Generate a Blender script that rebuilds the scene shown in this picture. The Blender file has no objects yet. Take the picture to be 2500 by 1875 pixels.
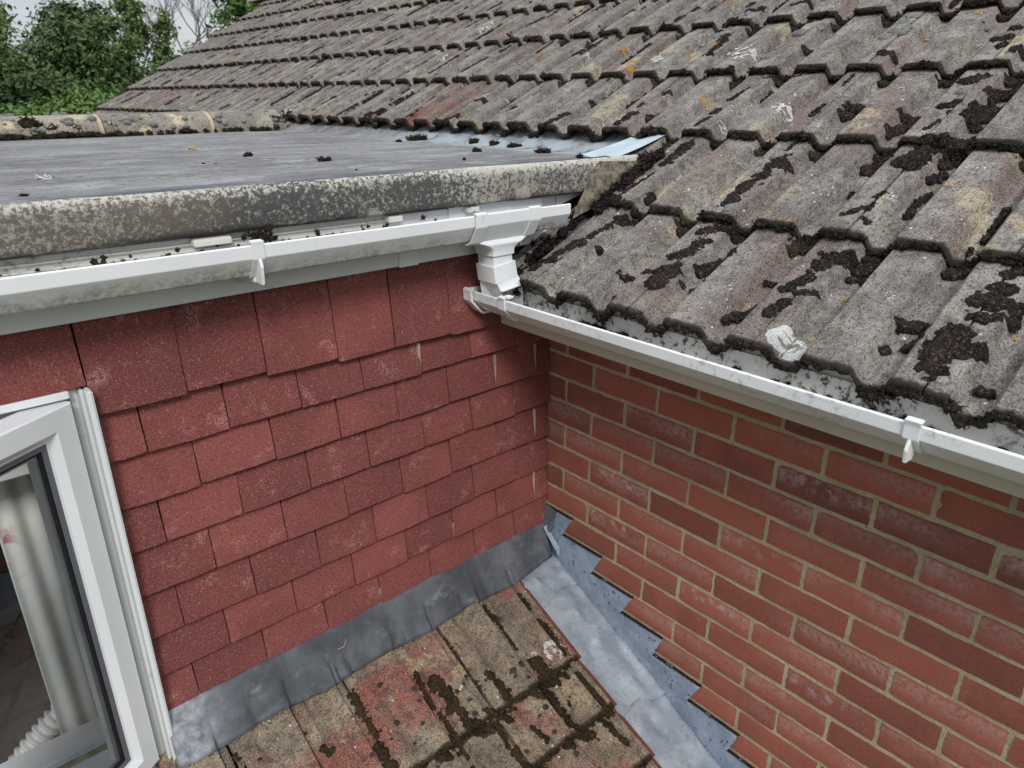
import bpy, bmesh, math, random
import numpy as np
from mathutils import Vector, Matrix
random.seed(7); rng = np.random.default_rng(7)
SC = bpy.context.scene; COL = SC.collection
R = math.radians
# ------------------------------------------------------------ camera
cam = bpy.data.cameras.new('camera'); camo = bpy.data.objects.new('camera', cam); COL.objects.link(camo)
cam.sensor_width = 36; cam.lens = 25.143; cam.clip_start = .02; cam.clip_end = 900
cam.dof.use_dof = True; cam.dof.focus_distance = 1.75; cam.dof.aperture_fstop = 7.0
CX = Vector((.749395, -.662123, -.000356)); CD = Vector((-.246724, -.278745, -.928132)); CF = Vector((.614438, .695626, -.372252))
m = Matrix((CX, -CD, -CF)).transposed().to_4x4(); m.translation = Vector((-1.41836, -1.44398, .73569)); camo.matrix_world = m
SC.camera = camo
# ------------------------------------------------------------ sky, sun, exposure
SC.view_settings.view_transform = 'Standard'; SC.view_settings.look = 'None'; SC.view_settings.gamma = 1
SC.view_settings.exposure = 0.76
SC.cycles.max_bounces = 5; SC.cycles.diffuse_bounces = 3; SC.cycles.glossy_bounces = 2; SC.cycles.transparent_max_bounces = 8; SC.cycles.caustics_reflective = False; SC.cycles.caustics_refractive = False
W = bpy.data.worlds.new('World'); SC.world = W; W.use_nodes = True
wn, wl = W.node_tree.nodes, W.node_tree.links; wn.clear()
wo = wn.new('ShaderNodeOutputWorld'); bg = wn.new('ShaderNodeBackground'); wl.new(bg.outputs[0], wo.inputs[0])
SUN_EL, SUN_AZ = R(43), R(212)      # azimuth measured from +Y clockwise
sky = wn.new('ShaderNodeTexSky'); sky.sky_type = 'NISHITA'; sky.sun_disc = False; sky.sun_elevation = SUN_EL; sky.sun_rotation = SUN_AZ
sk = wn.new('ShaderNodeVectorMath'); sk.operation = 'SCALE'; sk.inputs['Scale'].default_value = .09; wl.new(sky.outputs[0], sk.inputs[0])
tc = wn.new('ShaderNodeTexCoord'); mp = wn.new('ShaderNodeMapping'); mp.inputs['Scale'].default_value = (1.6, 1.6, 5.0); wl.new(tc.outputs['Generated'], mp.inputs[0])
cn = wn.new('ShaderNodeTexNoise'); cn.inputs['Scale'].default_value = 2.2; cn.inputs['Detail'].default_value = 6; cn.inputs['Roughness'].default_value = .55; wl.new(mp.outputs[0], cn.inputs['Vector'])
cr = wn.new('ShaderNodeValToRGB'); cr.color_ramp.elements[0].position = .34; cr.color_ramp.elements[0].color = (.56, .63, .73, 1)
cr.color_ramp.elements[1].position = .62; cr.color_ramp.elements[1].color = (.93, .95, .98, 1); wl.new(cn.outputs['Fac'], cr.inputs[0])
mx = wn.new('ShaderNodeMixRGB'); mx.inputs[0].default_value = .86; wl.new(sk.outputs[0], mx.inputs[1]); wl.new(cr.outputs[0], mx.inputs[2]); sx = wn.new('ShaderNodeSeparateXYZ'); wl.new(tc.outputs['Generated'], sx.inputs[0])       # overcast sky: zenith three times brighter than the horizon
ov = wn.new('ShaderNodeMapRange'); ov.inputs[1].default_value = 0; ov.inputs[2].default_value = 1; ov.inputs[3].default_value = .36; ov.inputs[4].default_value = 1.0; wl.new(sx.outputs[2], ov.inputs[0])
sm_ = wn.new('ShaderNodeVectorMath'); sm_.operation = 'SCALE'; wl.new(mx.outputs[0], sm_.inputs[0]); wl.new(ov.outputs[0], sm_.inputs['Scale']); wl.new(sm_.outputs[0], bg.inputs[0])
bg.inputs['Strength'].default_value = 1.14
sl = bpy.data.lights.new('sun', 'SUN'); sl.energy = 1.35; sl.angle = R(16); sl.color = (1, .965, .92)
so = bpy.data.objects.new('sun', sl); COL.objects.link(so)
sd_ = Vector((math.sin(SUN_AZ)*math.cos(SUN_EL), math.cos(SUN_AZ)*math.cos(SUN_EL), math.sin(SUN_EL)))
so.rotation_euler = sd_.to_track_quat('Z', 'Y').to_euler(); so.location = sd_*30

# ------------------------------------------------------------ helpers
def tag(o, label=None, cat=None, group=None, kind=None):
    if label: o['label'] = label
    if cat: o['category'] = cat
    if group: o['group'] = group
    if kind or cat: o['kind'] = kind or 'thing'
    return o
def thing(name, label, cat, loc=(0, 0, 0), group=None):
    o = bpy.data.objects.new(name, None); COL.objects.link(o); o.location = loc; o.empty_display_size = .1
    o['_loc'] = list(loc)
    return tag(o, label, cat, group)
def mesh(name, v, f, smooth=False, uv=None):
    me = bpy.data.meshes.new(name); me.from_pydata([tuple(map(float, p)) for p in v], [], [tuple(map(int, q)) for q in f])
    if uv is not None:
        l = me.uv_layers.new(name='UVMap'); idx = np.empty(len(me.loops), int); me.loops.foreach_get('vertex_index', idx)
        l.data.foreach_set('uv', np.asarray(uv, float)[idx].ravel())
    if smooth: me.polygons.foreach_set('use_smooth', [True]*len(me.polygons))
    if smooth and len(me.polygons) < 4000: me.set_sharp_from_angle(angle=R(38))
    me.update(); return me
def fixn(me):
    b = bmesh.new(); b.from_mesh(me); bmesh.ops.recalc_face_normals(b, faces=b.faces); b.to_mesh(me); b.free()
    if len(me.polygons) < 4000 and me.polygons[0].use_smooth: me.set_sharp_from_angle(angle=R(38))
    return me
def obj(name, me, mat=None, parent=None, loc=(0, 0, 0), rot=None):
    o = bpy.data.objects.new(name, me); COL.objects.link(o)
    if mat and not me.materials: me.materials.append(mat)
    if parent:
        o.parent = parent; pl = parent.get('_loc', [0, 0, 0]); o.location = Vector(loc)-Vector(pl)
    else: o.location = loc
    if rot: o.rotation_euler = rot
    return o
def box_me(name, a, b, bev=.0, seg=2):
    bm = bmesh.new(); bmesh.ops.create_cube(bm, size=1)
    for v in bm.verts: v.co = Vector([(a[i]+b[i])/2+v.co[i]*(b[i]-a[i]) for i in range(3)])
    if bev: bmesh.ops.bevel(bm, geom=bm.edges[:], offset=bev, segments=seg, affect='EDGES', clamp_overlap=True)
    me = bpy.data.meshes.new(name); bm.to_mesh(me); bm.free(); return me
def box(name, a, b, mat, parent=None, bev=.0):
    return obj(name, box_me(name, a, b, bev), mat, parent)
def ribbon(poly, t):
    """thick open polyline -> closed 2d polygon"""
    p = [np.array(q, float) for q in poly]; out = []
    for i in range(len(p)):
        d1 = p[i]-p[i-1] if i else p[1]-p[0]; d2 = p[i+1]-p[i] if i < len(p)-1 else d1
        d1 = d1/np.linalg.norm(d1); d2 = d2/np.linalg.norm(d2); n = np.array([-(d1+d2)[1], (d1+d2)[0]]); n /= np.linalg.norm(n)
        out.append(p[i]+n*t/max(.35, float(np.dot(n, np.array([-d1[1], d1[0]])))))
    return p+out[::-1]
def prism(name, poly, fn, t0, t1, seg=1, bev=0, smooth=False):
    """closed polygon swept from t0 to t1; fn(a,b,t)->xyz"""
    n = len(poly); v = []; f = []
    for k in range(seg+1):
        t = t0+(t1-t0)*k/seg
        v += [fn(q[0], q[1], t) for q in poly]
    for k in range(seg):
        for i in range(n): j = (i+1) % n; f.append((k*n+i, k*n+j, (k+1)*n+j, (k+1)*n+i))
    f.append(tuple(range(n))); f.append(tuple(range(seg*n, seg*n+n)))
    me = fixn(mesh(name, v, f))
    if bev:
        bm = bmesh.new(); bm.from_mesh(me); bmesh.ops.bevel(bm, geom=bm.edges[:], offset=bev, segments=2, affect='EDGES', clamp_overlap=True); bm.to_mesh(me); bm.free()
    return me
def hsh(i, j, s): 
    h = np.sin(i*127.1+j*311.7+s*74.7)*43758.5453
    return h-np.floor(h)
def vnoise(x, y, s=0):
    x = np.asarray(x, float); y = np.asarray(y, float); i = np.floor(x); j = np.floor(y); fx = x-i; fy = y-j
    fx = fx*fx*(3-2*fx); fy = fy*fy*(3-2*fy)
    a = hsh(i, j, s); b = hsh(i+1, j, s); c = hsh(i, j+1, s); d = hsh(i+1, j+1, s)
    return (a*(1-fx)+b*fx)*(1-fy)+(c*(1-fx)+d*fx)*fy
def fbm(x, y, s=0, o=3):
    t = 0; a = .5; n = 0
    for k in range(o): t = t+a*vnoise(x*2**k, y*2**k, s+k*13); n += a; a *= .5
    return t/n
def gridf(nu, nv, off=0):
    return [(off+i*nv+j, off+(i+1)*nv+j, off+(i+1)*nv+j+1, off+i*nv+j+1) for i in range(nu-1) for j in range(nv-1)]

# ------------------------------------------------------------ materials
class M:
    def __init__(s, name, rough=.8, spec=.3, metal=0):
        s.m = bpy.data.materials.new(name); s.m.use_nodes = True; s.t = s.m.node_tree; s.n = s.t.nodes; s.l = s.t.links
        s.b = s.n['Principled BSDF']; s.b.inputs['Roughness'].default_value = rough; s.b.inputs['Specular IOR Level'].default_value = spec; s.b.inputs['Metallic'].default_value = metal
        g = s.n.new('ShaderNodeNewGeometry'); s.P = g.outputs['Position']; oi = s.n.new('ShaderNodeObjectInfo'); s.rnd = oi.outputs['Random']; s.G = g
    def vec(s, sc=(1, 1, 1), jitter=False, rot=(0, 0, 0)):
        mp = s.n.new('ShaderNodeMapping'); mp.inputs['Scale'].default_value = sc; mp.inputs['Rotation'].default_value = rot
        src = s.P
        if jitter:
            a = s.n.new('ShaderNodeVectorMath'); a.operation = 'ADD'; k = s.n.new('ShaderNodeVectorMath'); k.operation = 'SCALE'; k.inputs[0].default_value = (37, 91, 53); s.l.new(s.rnd, k.inputs['Scale'])
            s.l.new(s.P, a.inputs[0]); s.l.new(k.outputs[0], a.inputs[1]); src = a.outputs[0]
        s.l.new(src, mp.inputs[0]); return mp.outputs[0]
    def noise(s, scale, det=3, rough=.55, vec=None, dist=0):
        t = s.n.new('ShaderNodeTexNoise'); t.inputs['Scale'].default_value = scale; t.inputs['Detail'].default_value = det; t.inputs['Roughness'].default_value = rough; t.inputs['Distortion'].default_value = dist
        s.l.new(vec or s.P, t.inputs['Vector']); return t.outputs['Fac']
    def voro(s, scale, vec=None, feat='F1', out='Distance'):
        t = s.n.new('ShaderNodeTexVoronoi'); t.feature = feat; t.inputs['Scale'].default_value = scale; s.l.new(vec or s.P, t.inputs['Vector']); return t.outputs[out]
    def ss(s, x, a, b):     # smooth threshold a->b gives 0->1
        t = s.n.new('ShaderNodeMapRange'); t.interpolation_type = 'SMOOTHSTEP'; t.clamp = True
        if a > b: t.inputs[1].default_value, t.inputs[2].default_value, t.inputs[3].default_value, t.inputs[4].default_value = b, a, 1, 0
        else: t.inputs[1].default_value, t.inputs[2].default_value, t.inputs[3].default_value, t.inputs[4].default_value = a, b, 0, 1
        s.l.new(x, t.inputs[0]); return t.outputs[0]
    def mul(s, a, b, op='MULTIPLY'):
        t = s.n.new('ShaderNodeMath'); t.operation = op
        for i, q in enumerate((a, b)):
            if isinstance(q, (int, float)): t.inputs[i].default_value = q
            else: s.l.new(q, t.inputs[i])
        return t.outputs[0]
    def mix(s, fac, a, b, mode='MIX'):
        t = s.n.new('ShaderNodeMixRGB'); t.blend_type = mode
        for i, q in enumerate((fac, a, b)):
            if isinstance(q, (int, float)): t.inputs[i].default_value = q
            elif isinstance(q, tuple): t.inputs[i].default_value = (*q, 1)
            else: s.l.new(q, t.inputs[i])
        return t.outputs[0]
    def uv(s):
        u = s.n.new('ShaderNodeUVMap'); x = s.n.new('ShaderNodeSeparateXYZ'); s.l.new(u.outputs[0], x.inputs[0]); return x.outputs
    def xyz(s):
        x = s.n.new('ShaderNodeSeparateXYZ'); s.l.new(s.P, x.inputs[0]); return x.outputs
    def col(s, c):
        if isinstance(c, tuple): s.b.inputs['Base Color'].default_value = (*c, 1)
        else: s.l.new(c, s.b.inputs['Base Color'])
        return s
    def rgh(s, c): s.l.new(c, s.b.inputs['Roughness']); return s
    def bump(s, h, dist=.002, st=1.0):
        b = s.n.new('ShaderNodeBump'); b.inputs['Distance'].default_value = dist; b.inputs['Strength'].default_value = st; s.l.new(h, b.inputs['Height'])
        if s.b.inputs['Normal'].links: s.l.new(s.b.inputs['Normal'].links[0].from_socket, b.inputs['Normal'])
        s.l.new(b.outputs[0], s.b.inputs['Normal']); return s
def simple(name, c, rough=.7, spec=.3, metal=0): return M(name, rough, spec, metal).col(c).m

def concrete_tile(name, base, light, red, sand, redamt, sandamt, edge=(.022, .017, .013)):
    k = M(name, .93, .15); j = k.vec(jitter=True)
    c = k.mix(k.ss(k.noise(11, 4, .7), .36, .64), base, light)
    st = k.vec((2.4, 9, 2.4)) 
    c = k.mix(k.mul(k.ss(k.noise(2.6, 4, .6, k.vec((1, 1.6, 1), True)), .50, .64), redamt), c, red)
    c = k.mix(k.mul(k.ss(k.noise(5.5, 5, .62, j), .585, .65), sandamt), c, sand)
    c = k.mix(k.mul(k.ss(k.noise(5, 4, .6, st), .52, .66), .45), c, tuple(x*.45 for x in base))
    c = k.mix(k.mul(k.ss(k.rnd, 0, 1), .18), c, tuple(x*.55 for x in base))
    g1 = k.noise(210, 2, .7); g2 = k.noise(520, 1, .5)
    c = k.mix(k.mul(k.ss(g2, .56, .68), .55), c, (.50, .47, .42))
    c = k.mix(k.mul(k.ss(g1, .48, .34), .85), c, (.035, .03, .027))
    c = k.mix(k.mul(k.ss(k.noise(48, 4, .75), .50, .64), .55), c, (.055, .048, .042))
    v = k.voro(46, k.vec((1, 1, 1))); vn = k.noise(7, 3)
    c = k.mix(k.mul(k.ss(v, .16, .07), k.ss(vn, .52, .62)), c, (.62, .61, .58))
    c = k.mix(k.mul(k.ss(k.noise(38, 4, .75), .63, .68), k.ss(k.noise(3.1, 3), .56, .63)), c, (.50, .22, .03))
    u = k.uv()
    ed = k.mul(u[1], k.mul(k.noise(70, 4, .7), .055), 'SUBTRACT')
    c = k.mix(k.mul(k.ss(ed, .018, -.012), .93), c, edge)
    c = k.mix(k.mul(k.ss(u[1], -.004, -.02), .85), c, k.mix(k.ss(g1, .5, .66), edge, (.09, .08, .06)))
    k.col(c); k.bump(k.noise(26, 4, .65), .006, .7); k.bump(g1, .003, 1.0); return k.m
MAT = {}
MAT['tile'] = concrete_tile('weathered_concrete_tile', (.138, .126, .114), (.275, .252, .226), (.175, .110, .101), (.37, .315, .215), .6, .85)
MAT['redtile'] = concrete_tile('faded_red_concrete_tile', (.15, .105, .092), (.23, .165, .145), (.21, .078, .066), (.37, .28, .19), 1.0, .5)
MAT['lowtile'] = concrete_tile('brown_concrete_tile', (.160, .124, .088), (.300, .236, .158), (.240, .078, .058), (.40, .31, .185), 1.0, .8, (.022, .015, .009))

def wall_tile_mat():
    k = M('red_wall_tile', .9, .2); g1 = k.noise(330, 2, .6); j = k.vec(jitter=True)
    c = k.mix(k.ss(k.rnd, 0, 1), (.248, .074, .066), (.175, .054, .050))
    c = k.mix(k.mul(k.ss(k.noise(5, 3, .5, j), .42, .62), .5), c, (.140, .045, .041))
    c = k.mix(k.ss(g1, .56, .70), c, (.34, .15, .13))
    c = k.mix(k.mul(k.ss(g1, .44, .32), .7), c, (.075, .02, .018))
    scr = k.noise(13, 4, .7, j)
    c = k.mix(k.mul(k.ss(scr, .56, .70), k.mul(k.ss(g1, .42, .58), .6)), c, (.48, .24, .22))
    c = k.mix(k.ss(k.voro(95), .085, .05), c, k.mix(k.ss(k.noise(3, 2), .45, .55), (.55, .38, .33), (.50, .33, .08)))
    z = k.uv(); c = k.mix(k.mul(k.ss(z[1], .02, -.005), .25), c, (.07, .022, .02))
    k.col(c); k.bump(k.noise(30, 3), .002, .4); k.bump(g1, .0016, .8); return k.m
MAT['wtile'] = wall_tile_mat()
def brick_mat():
    k = M('red_brick', .8, .3); j = k.vec(jitter=True); g = k.noise(180, 3, .6)
    c = k.mix(k.ss(k.rnd, .1, .9), (.345, .108, .073), (.240, .080, .059))
    c = k.mix(k.mul(k.ss(k.noise(9, 4, .6, j), .45, .65), .6), c, (.345, .115, .074)); c = k.mix(k.mul(k.ss(k.mul(k.mul(k.rnd, 13.7), 1.0, 'FRACT'), .86, .92), .45), c, (.115, .042, .036))
    c = k.mix(k.mul(k.ss(g, .5, .66), .25), c, (.30, .12, .10))
    c = k.mix(k.mul(k.ss(g, .45, .33), .35), c, (.10, .026, .022))
    u = k.uv(); r2 = k.mul(k.mul(k.rnd, 7.31), 1.0, 'FRACT')
    hz = k.ss(k.noise(6, 3, .55, k.vec((1, .7, 1.3), True)), .33, .66)
    top = k.mul(k.ss(u[1], .12, .75), k.ss(u[1], 1.03, .88))
    ef = k.mul(k.mul(hz, top), k.ss(r2, .12, .60)); ef = k.mul(ef, k.ss(k.noise(85, 4, .75), .32, .62))
    c = k.mix(k.mul(ef, .62), c, (.47, .325, .305))
    st = k.mul(k.ss(r2, .86, .95), k.ss(k.noise(30, 5, .7, k.vec((1, 1, 1), True)), .52, .62)); c = k.mix(k.mul(k.mul(st, top), .4), c, (.58, .47, .50))
    k.col(c); k.bump(k.noise(28, 4), .003, .4); k.bump(g, .0012, .6); return k.m
MAT['brick'] = brick_mat()
def mortar_mat():
    k = M('sand_mortar', .95, .1); g = k.noise(240, 3, .7)
    c = k.mix(k.ss(k.noise(8, 4), .35, .7), (.39, .32, .205), (.49, .415, .28)); c = k.mix(k.mul(k.ss(g, .45, .3), .5), c, (.13, .10, .065)); c = k.mix(k.ss(g, .58, .75), c, (.55, .48, .36))
    c = k.mix(k.mul(k.ss(k.noise(60, 4, .8), .63, .70), .7), c, (.10, .085, .06))
    k.col(c); k.bump(k.noise(60, 4, .7), .005, .8); k.bump(g, .002, .8); return k.m
MAT['mortar'] = mortar_mat()
def upvc(name, base=(.75, .76, .77), dirt=.5, thr=.56, dc=(.10, .095, .085), rough=.42):
    k = M(name, rough, .45); c = k.mix(k.ss(k.noise(3, 3), .3, .7), base, tuple(x*.93 for x in base))
    big = k.ss(k.noise(5, 3, .55, k.vec((1, 1, 2.2))), thr-.1, thr+.1)
    sp = k.ss(k.noise(70, 5, .78), .50, .62); c = k.mix(k.mul(k.mul(big, sp), dirt), c, dc)
    c = k.mix(k.mul(k.ss(k.noise(150, 3, .7), .66, .72), min(1, dirt)*.6), c, dc)
    k.col(c); return k.m
MAT['upvc'] = upvc('white_upvc', dirt=.45, thr=.58)
MAT['upvc_clean'] = upvc('clean_white_upvc', (.74, .76, .775), .06, .7, rough=.3)
MAT['upvc_dirty'] = upvc('dirty_white_upvc', (.60, .59, .55), 1.25, .47, (.055, .05, .043), .7)
MAT['fascia'] = upvc('grey_white_upvc', (.68, .69, .69), .35, .6)
def grimy():
    k = M('white_upvc_green_grime', .42, .45); z = k.xyz()[2]; c = k.mix(k.ss(k.noise(3, 3), .3, .7), (.75, .76, .77), (.70, .71, .72))
    low = k.mul(k.ss(z, .462, .43), k.ss(k.noise(4.5, 4, .6), .40, .62)); c = k.mix(k.mul(low, k.mul(k.ss(k.noise(60, 5, .8), .36, .62), .75)), c, (.14, .13, .10))
    c = k.mix(k.mul(k.ss(k.noise(120, 4, .75), .60, .70), k.mul(k.ss(k.noise(3, 2), .4, .6), .4)), c, (.2, .19, .17)); k.col(c); return k.m
MAT['grimy'] = grimy(); MAT['cream'] = upvc('cream_white_upvc', (.66, .65, .60), .8, .52, (.10, .085, .06), .6)
MAT['soffit'] = upvc('cream_upvc', (.56, .50, .415), .18, .6, (.25, .2, .14), .6)
def lead(name, a, b, light, specks, rough=.5, metal=.25, chalk=(.55, .68)):
    k = M(name, rough, .5, metal); c = k.mix(k.ss(k.noise(7, 4, .6), .35, .65), a, b)
    c = k.mix(k.mul(k.ss(k.noise(16, 5, .72, k.vec((1, 1, 1.5))), *chalk), .62), c, light)
    c = k.mix(k.mul(k.ss(k.noise(95, 3, .7, k.vec((1, 1, .6))), .61 if specks > 1 else .65, .68 if specks > 1 else .71), min(1, specks)), c, (.012, .014, .018))
    c = k.mix(k.ss(k.voro(70), .05, .03), c, (.55, .56, .56))
    if 'dark' in name: c = k.mix(k.mul(k.ss(k.xyz()[0], -1.06, -1.17), k.ss(k.noise(20, 4, .7), .25, .75)), c, (.42, .45, .49))  # bright reflection on the apron's window end, painted into the lead colour
    k.col(c); k.bump(k.noise(13, 3), .016, .5); k.rgh(k.ss(k.noise(9, 3), -.5, 1.0)); return k.m
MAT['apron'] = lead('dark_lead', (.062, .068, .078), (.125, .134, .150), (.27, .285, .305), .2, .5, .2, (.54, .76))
MAT['lead'] = lead('blue_grey_lead', (.22, .255, .30), (.30, .335, .375), (.46, .50, .54), .9, .55, .1, (.42, .78))
MAT['leadstep'] = lead('speckled_lead', (.21, .26, .34), (.30, .36, .45), (.46, .52, .60), 1.6, .55, .1, (.50, .8))
MAT['leadblue'] = lead('pale_blue_lead', (.36, .44, .48), (.43, .51, .55), (.5, .57, .6), .3, .5, .1)
def deck_mat():
    k = M('grey_roof_membrane', .45, .45); st = k.vec((.75, 1.5, 1)); c = k.mix(k.ss(k.noise(2.6, 4, .6, st), .36, .66), (.118, .114, .112), (.20, .198, .198))
    c = k.mix(k.mul(k.ss(k.noise(7, 6, .8, st), .49, .63), .75), c, (.29, .297, .305))
    c = k.mix(k.mul(k.ss(k.noise(120, 3, .75), .60, .68), k.mul(k.ss(k.noise(1.6, 2), .36, .52), .9)), c, (.03, .027, .026))
    x = k.xyz(); y2 = k.mul(x[1], k.mul(k.noise(6, 3), .06), 'SUBTRACT')
    c = k.mix(k.mul(k.ss(y2, .10, .0), k.ss(k.noise(14, 4, .7, k.vec((.35, 1, 1))), .38, .58)), c, (.035, .042, .065))
    c = k.mix(k.mul(k.ss(k.noise(55, 4, .8, k.vec((1, .7, 1))), .54, .62), .7), c, (.04, .036, .035))
    c = k.mix(k.mul(k.mul(k.ss(k.mul(x[0], k.mul(k.noise(5, 3), .12), 'ADD'), .26, .40), k.ss(x[1], 1.7, 1.0)), k.ss(k.noise(12, 4, .7), .35, .55)), c, (.30, .345, .375))
    c = k.mix(k.ss(k.voro(34), .035, .02), c, (.55, .55, .53))
    k.col(c); k.rgh(k.ss(k.noise(4, 3, .6, st), -.4, 1.0)); k.bump(k.noise(160, 2), .001, .4); return k.m
MAT['deck'] = deck_mat()
def kerb_mat():
    k = M('algae_stained_kerb', .85, .2); x = k.xyz()
    base = k.mix(k.ss(k.noise(3.5, 4), .4, .6), (.40, .38, .33), (.31, .29, .25))
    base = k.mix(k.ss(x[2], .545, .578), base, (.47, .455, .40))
    big = k.noise(4.2, 5, .65); fine = k.noise(120, 5, .85)
    # algae spreads from x=-1.1 to -.35, thinner to either end
    amt = k.mul(k.ss(x[0], -1.55, -.95), k.ss(x[0], -.25, -.5)); t = k.mul(k.mul(amt, .085), k.mul(big, .40), 'ADD')
    th = k.mul(t, k.mul(fine, 1.6), 'ADD'); top = k.mul(k.ss(x[2], .578, .556), .10); th = k.mul(th, top, 'ADD')
    c = k.mix(k.ss(th, 1.055, 1.16), base, k.mix(k.ss(x[0], -1.0, -.85), (.135, .115, .098), (.078, .077, .077)))
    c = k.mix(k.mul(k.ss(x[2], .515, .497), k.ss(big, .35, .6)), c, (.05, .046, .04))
    cl = k.ss(k.noise(11, 3), .60, .70); c = k.mix(k.mul(cl, .5), c, (.50, .47, .40))
    c = k.mix(k.ss(k.noise(24, 4, .7), .69, .72), c, (.42, .24, .05))
    k.col(c); k.bump(fine, .002, .7); k.bump(k.noise(9, 3), .006, .4); return k.m
MAT['kerb'] = kerb_mat()
def ridge_mat():
    k = M('weathered_ridge_concrete', .95, .1); g = k.noise(130, 3, .7)
    c = k.mix(k.ss(k.noise(5, 4), .4, .62), (.20, .18, .15), (.31, .285, .235)); c = k.mix(k.ss(k.noise(7, 4, .6), .58, .66), c, (.46, .40, .27))
    c = k.mix(k.mul(k.ss(g, .47, .36), .8), c, (.045, .04, .035)); c = k.mix(k.ss(g, .60, .72), c, (.55, .52, .46))
    k.col(c); k.bump(g, .003, .8); k.bump(k.noise(20, 4), .008, .5); return k.m
MAT['ridge'] = ridge_mat()
def moss_mat(name, a, b, tip):
    k = M(name, 1.0, .05); g = k.noise(190, 3, .8); c = k.mix(k.ss(k.noise(20, 4), .35, .65), a, b); c = k.mix(k.ss(g, .53, .68), c, tip); c = k.mix(k.mul(k.ss(g, .46, .36), .7), c, tuple(x*.3 for x in a))
    k.col(c); k.bump(g, .004, 1.0); return k.m
MAT['moss'] = moss_mat('dark_moss', (.014, .011, .011), (.030, .022, .021), (.125, .095, .09))
MAT['mossedge'] = moss_mat('black_edge_moss', (.020, .017, .013), (.036, .029, .021), (.11, .095, .068))
MAT['mossgrey'] = moss_mat('grey_cushion_moss', (.15, .15, .147), (.20, .20, .195), (.32, .325, .32))
MAT['mossbrown'] = moss_mat('brown_moss', (.026, .019, .013), (.050, .034, .018), (.10, .072, .038))
MAT['lichenw'] = moss_mat('white_lichen', (.42, .42, .405), (.56, .56, .545), (.70, .70, .69))
MAT['licheno'] = moss_mat('orange_lichen', (.42, .19, .02), (.50, .25, .03), (.58, .34, .08))
MAT['dark'] = simple('dark_void', (.02, .02, .02), .95)
MAT['felt'] = simple('roof_underlay', (.03, .028, .027), .95)
# ------------------------------------------------------------ ground
def ground():
    k = M('grass_ground', .95, .1); k.col(k.mix(k.ss(k.noise(.6, 5), .35, .65), (.045, .075, .025), (.085, .10, .04)))
    v = [(-400, -400, -5.2), (400, -400, -5.2), (400, 400, -5.2), (-400, 400, -5.2)]
    tag(obj('ground', mesh('ground', v, [(0, 1, 2, 3)]), k.m), kind='structure')
ground()
# ------------------------------------------------------------ main roof
PIT = R(28); GA = .362; PW = .1515; TW = 2*PW; YJ = -.790; DROP = .021; THK = .014; RDEP = .033
SDIR = np.array([math.cos(PIT), 0, math.sin(PIT)]); NRM = np.array([-math.sin(PIT), 0, math.cos(PIT)]); RP0 = np.array([-.247, 0, .308])
def prof(y):
    d = np.abs(((np.asarray(y, float)-(-.780)+PW/2) % PW)-PW/2); t = np.clip((d-.042)/(.058-.042), 0, 1); t = t*t*(3-2*t)
    return -RDEP*t - .0008*(d/.04)**2*(d < .04)
def roofpt(y, s, off=0):
    y = np.asarray(y, float); s = np.asarray(s, float); n = np.floor(s/GA+1e-6); fr = s/GA-n; o = prof(y)-DROP*fr+off
    return RP0+np.outer(s, SDIR)+np.outer(o, NRM)+np.outer(y, [0, 1, 0])
def tile_mesh(w, y0, seed, ny=57):
    """interlocking double-roll tile: local x up the slope, y across, z normal; y0 = world y of its right edge"""
    ys = np.linspace(.002, w-.002, ny); ss = np.array([0, .003, .012, .05, .1, .16, .22, .28, .34, GA, GA+.03]); ns = len(ss); v = []; uv = []
    jag = (fbm(ys*60, ys*0+seed*3.1, seed, 3)-.5)*.009
    for si, s in enumerate(ss):
        fr = s/GA; z = prof(y0+ys)-DROP*fr+(fbm(ys*14+seed*9, np.full(ny, s*14), seed)-.5)*.0035
        z = z+.0012*(ys > w*.96)
        if si == 0: z = z-.0028
        sx = s+(jag if si < 2 else 0)
        for j in range(ny): v.append((sx[j] if si < 2 else s, ys[j], z[j])); uv.append((ys[j]/TW, s/GA))
    f = gridf(ns, ny); b0 = len(v)
    for r, (dz, dx) in enumerate(((-.005, -.002), (-.010, -.001), (-THK, .002))):
        jj = (fbm(ys*90, ys*0+r*7.7, seed+5, 2)-.5)*.006
        for j in range(ny): v.append((jag[j]+dx+jj[j], ys[j], prof(y0+ys[j])+dz-.002)); uv.append((ys[j]/TW, -.02-.012*r))
    for j in range(ny-1):
        f.append((j+1, j, b0+j, b0+j+1))
        for r in range(2): f.append((b0+r*ny+j+1, b0+r*ny+j, b0+(r+1)*ny+j, b0+(r+1)*ny+j+1))
    u0 = len(v)
    for s in (0.05, GA+.03):
        for j in range(ny): v.append((s, ys[j], prof(y0+ys[j])-DROP*s/GA-THK)); uv.append((ys[j]/TW, -.05))
    bl = b0+2*ny
    for j in range(ny-1): f.append((bl+j+1, bl+j, u0+j, u0+j+1)); f.append((u0+j+1, u0+j, u0+ny+j, u0+ny+j+1))
    for e in (0, ny-1):
        top = [i*ny+e for i in range(ns)]; f.append(tuple(top+[u0+ny+e, u0+e, bl+e, b0+ny+e, b0+e]))
    return mesh('roof_tile', v, f, True, uv)
roof = thing('main_roof', 'pitched roof of mossy grey concrete tiles sloping up behind the gutter', 'roof', (-.247, 0, .308))
VAR = [tile_mesh(TW, YJ, k) for k in range(8)]
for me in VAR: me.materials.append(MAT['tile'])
def verge(n): return 6.28+.088*n
cnt = 0
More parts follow.
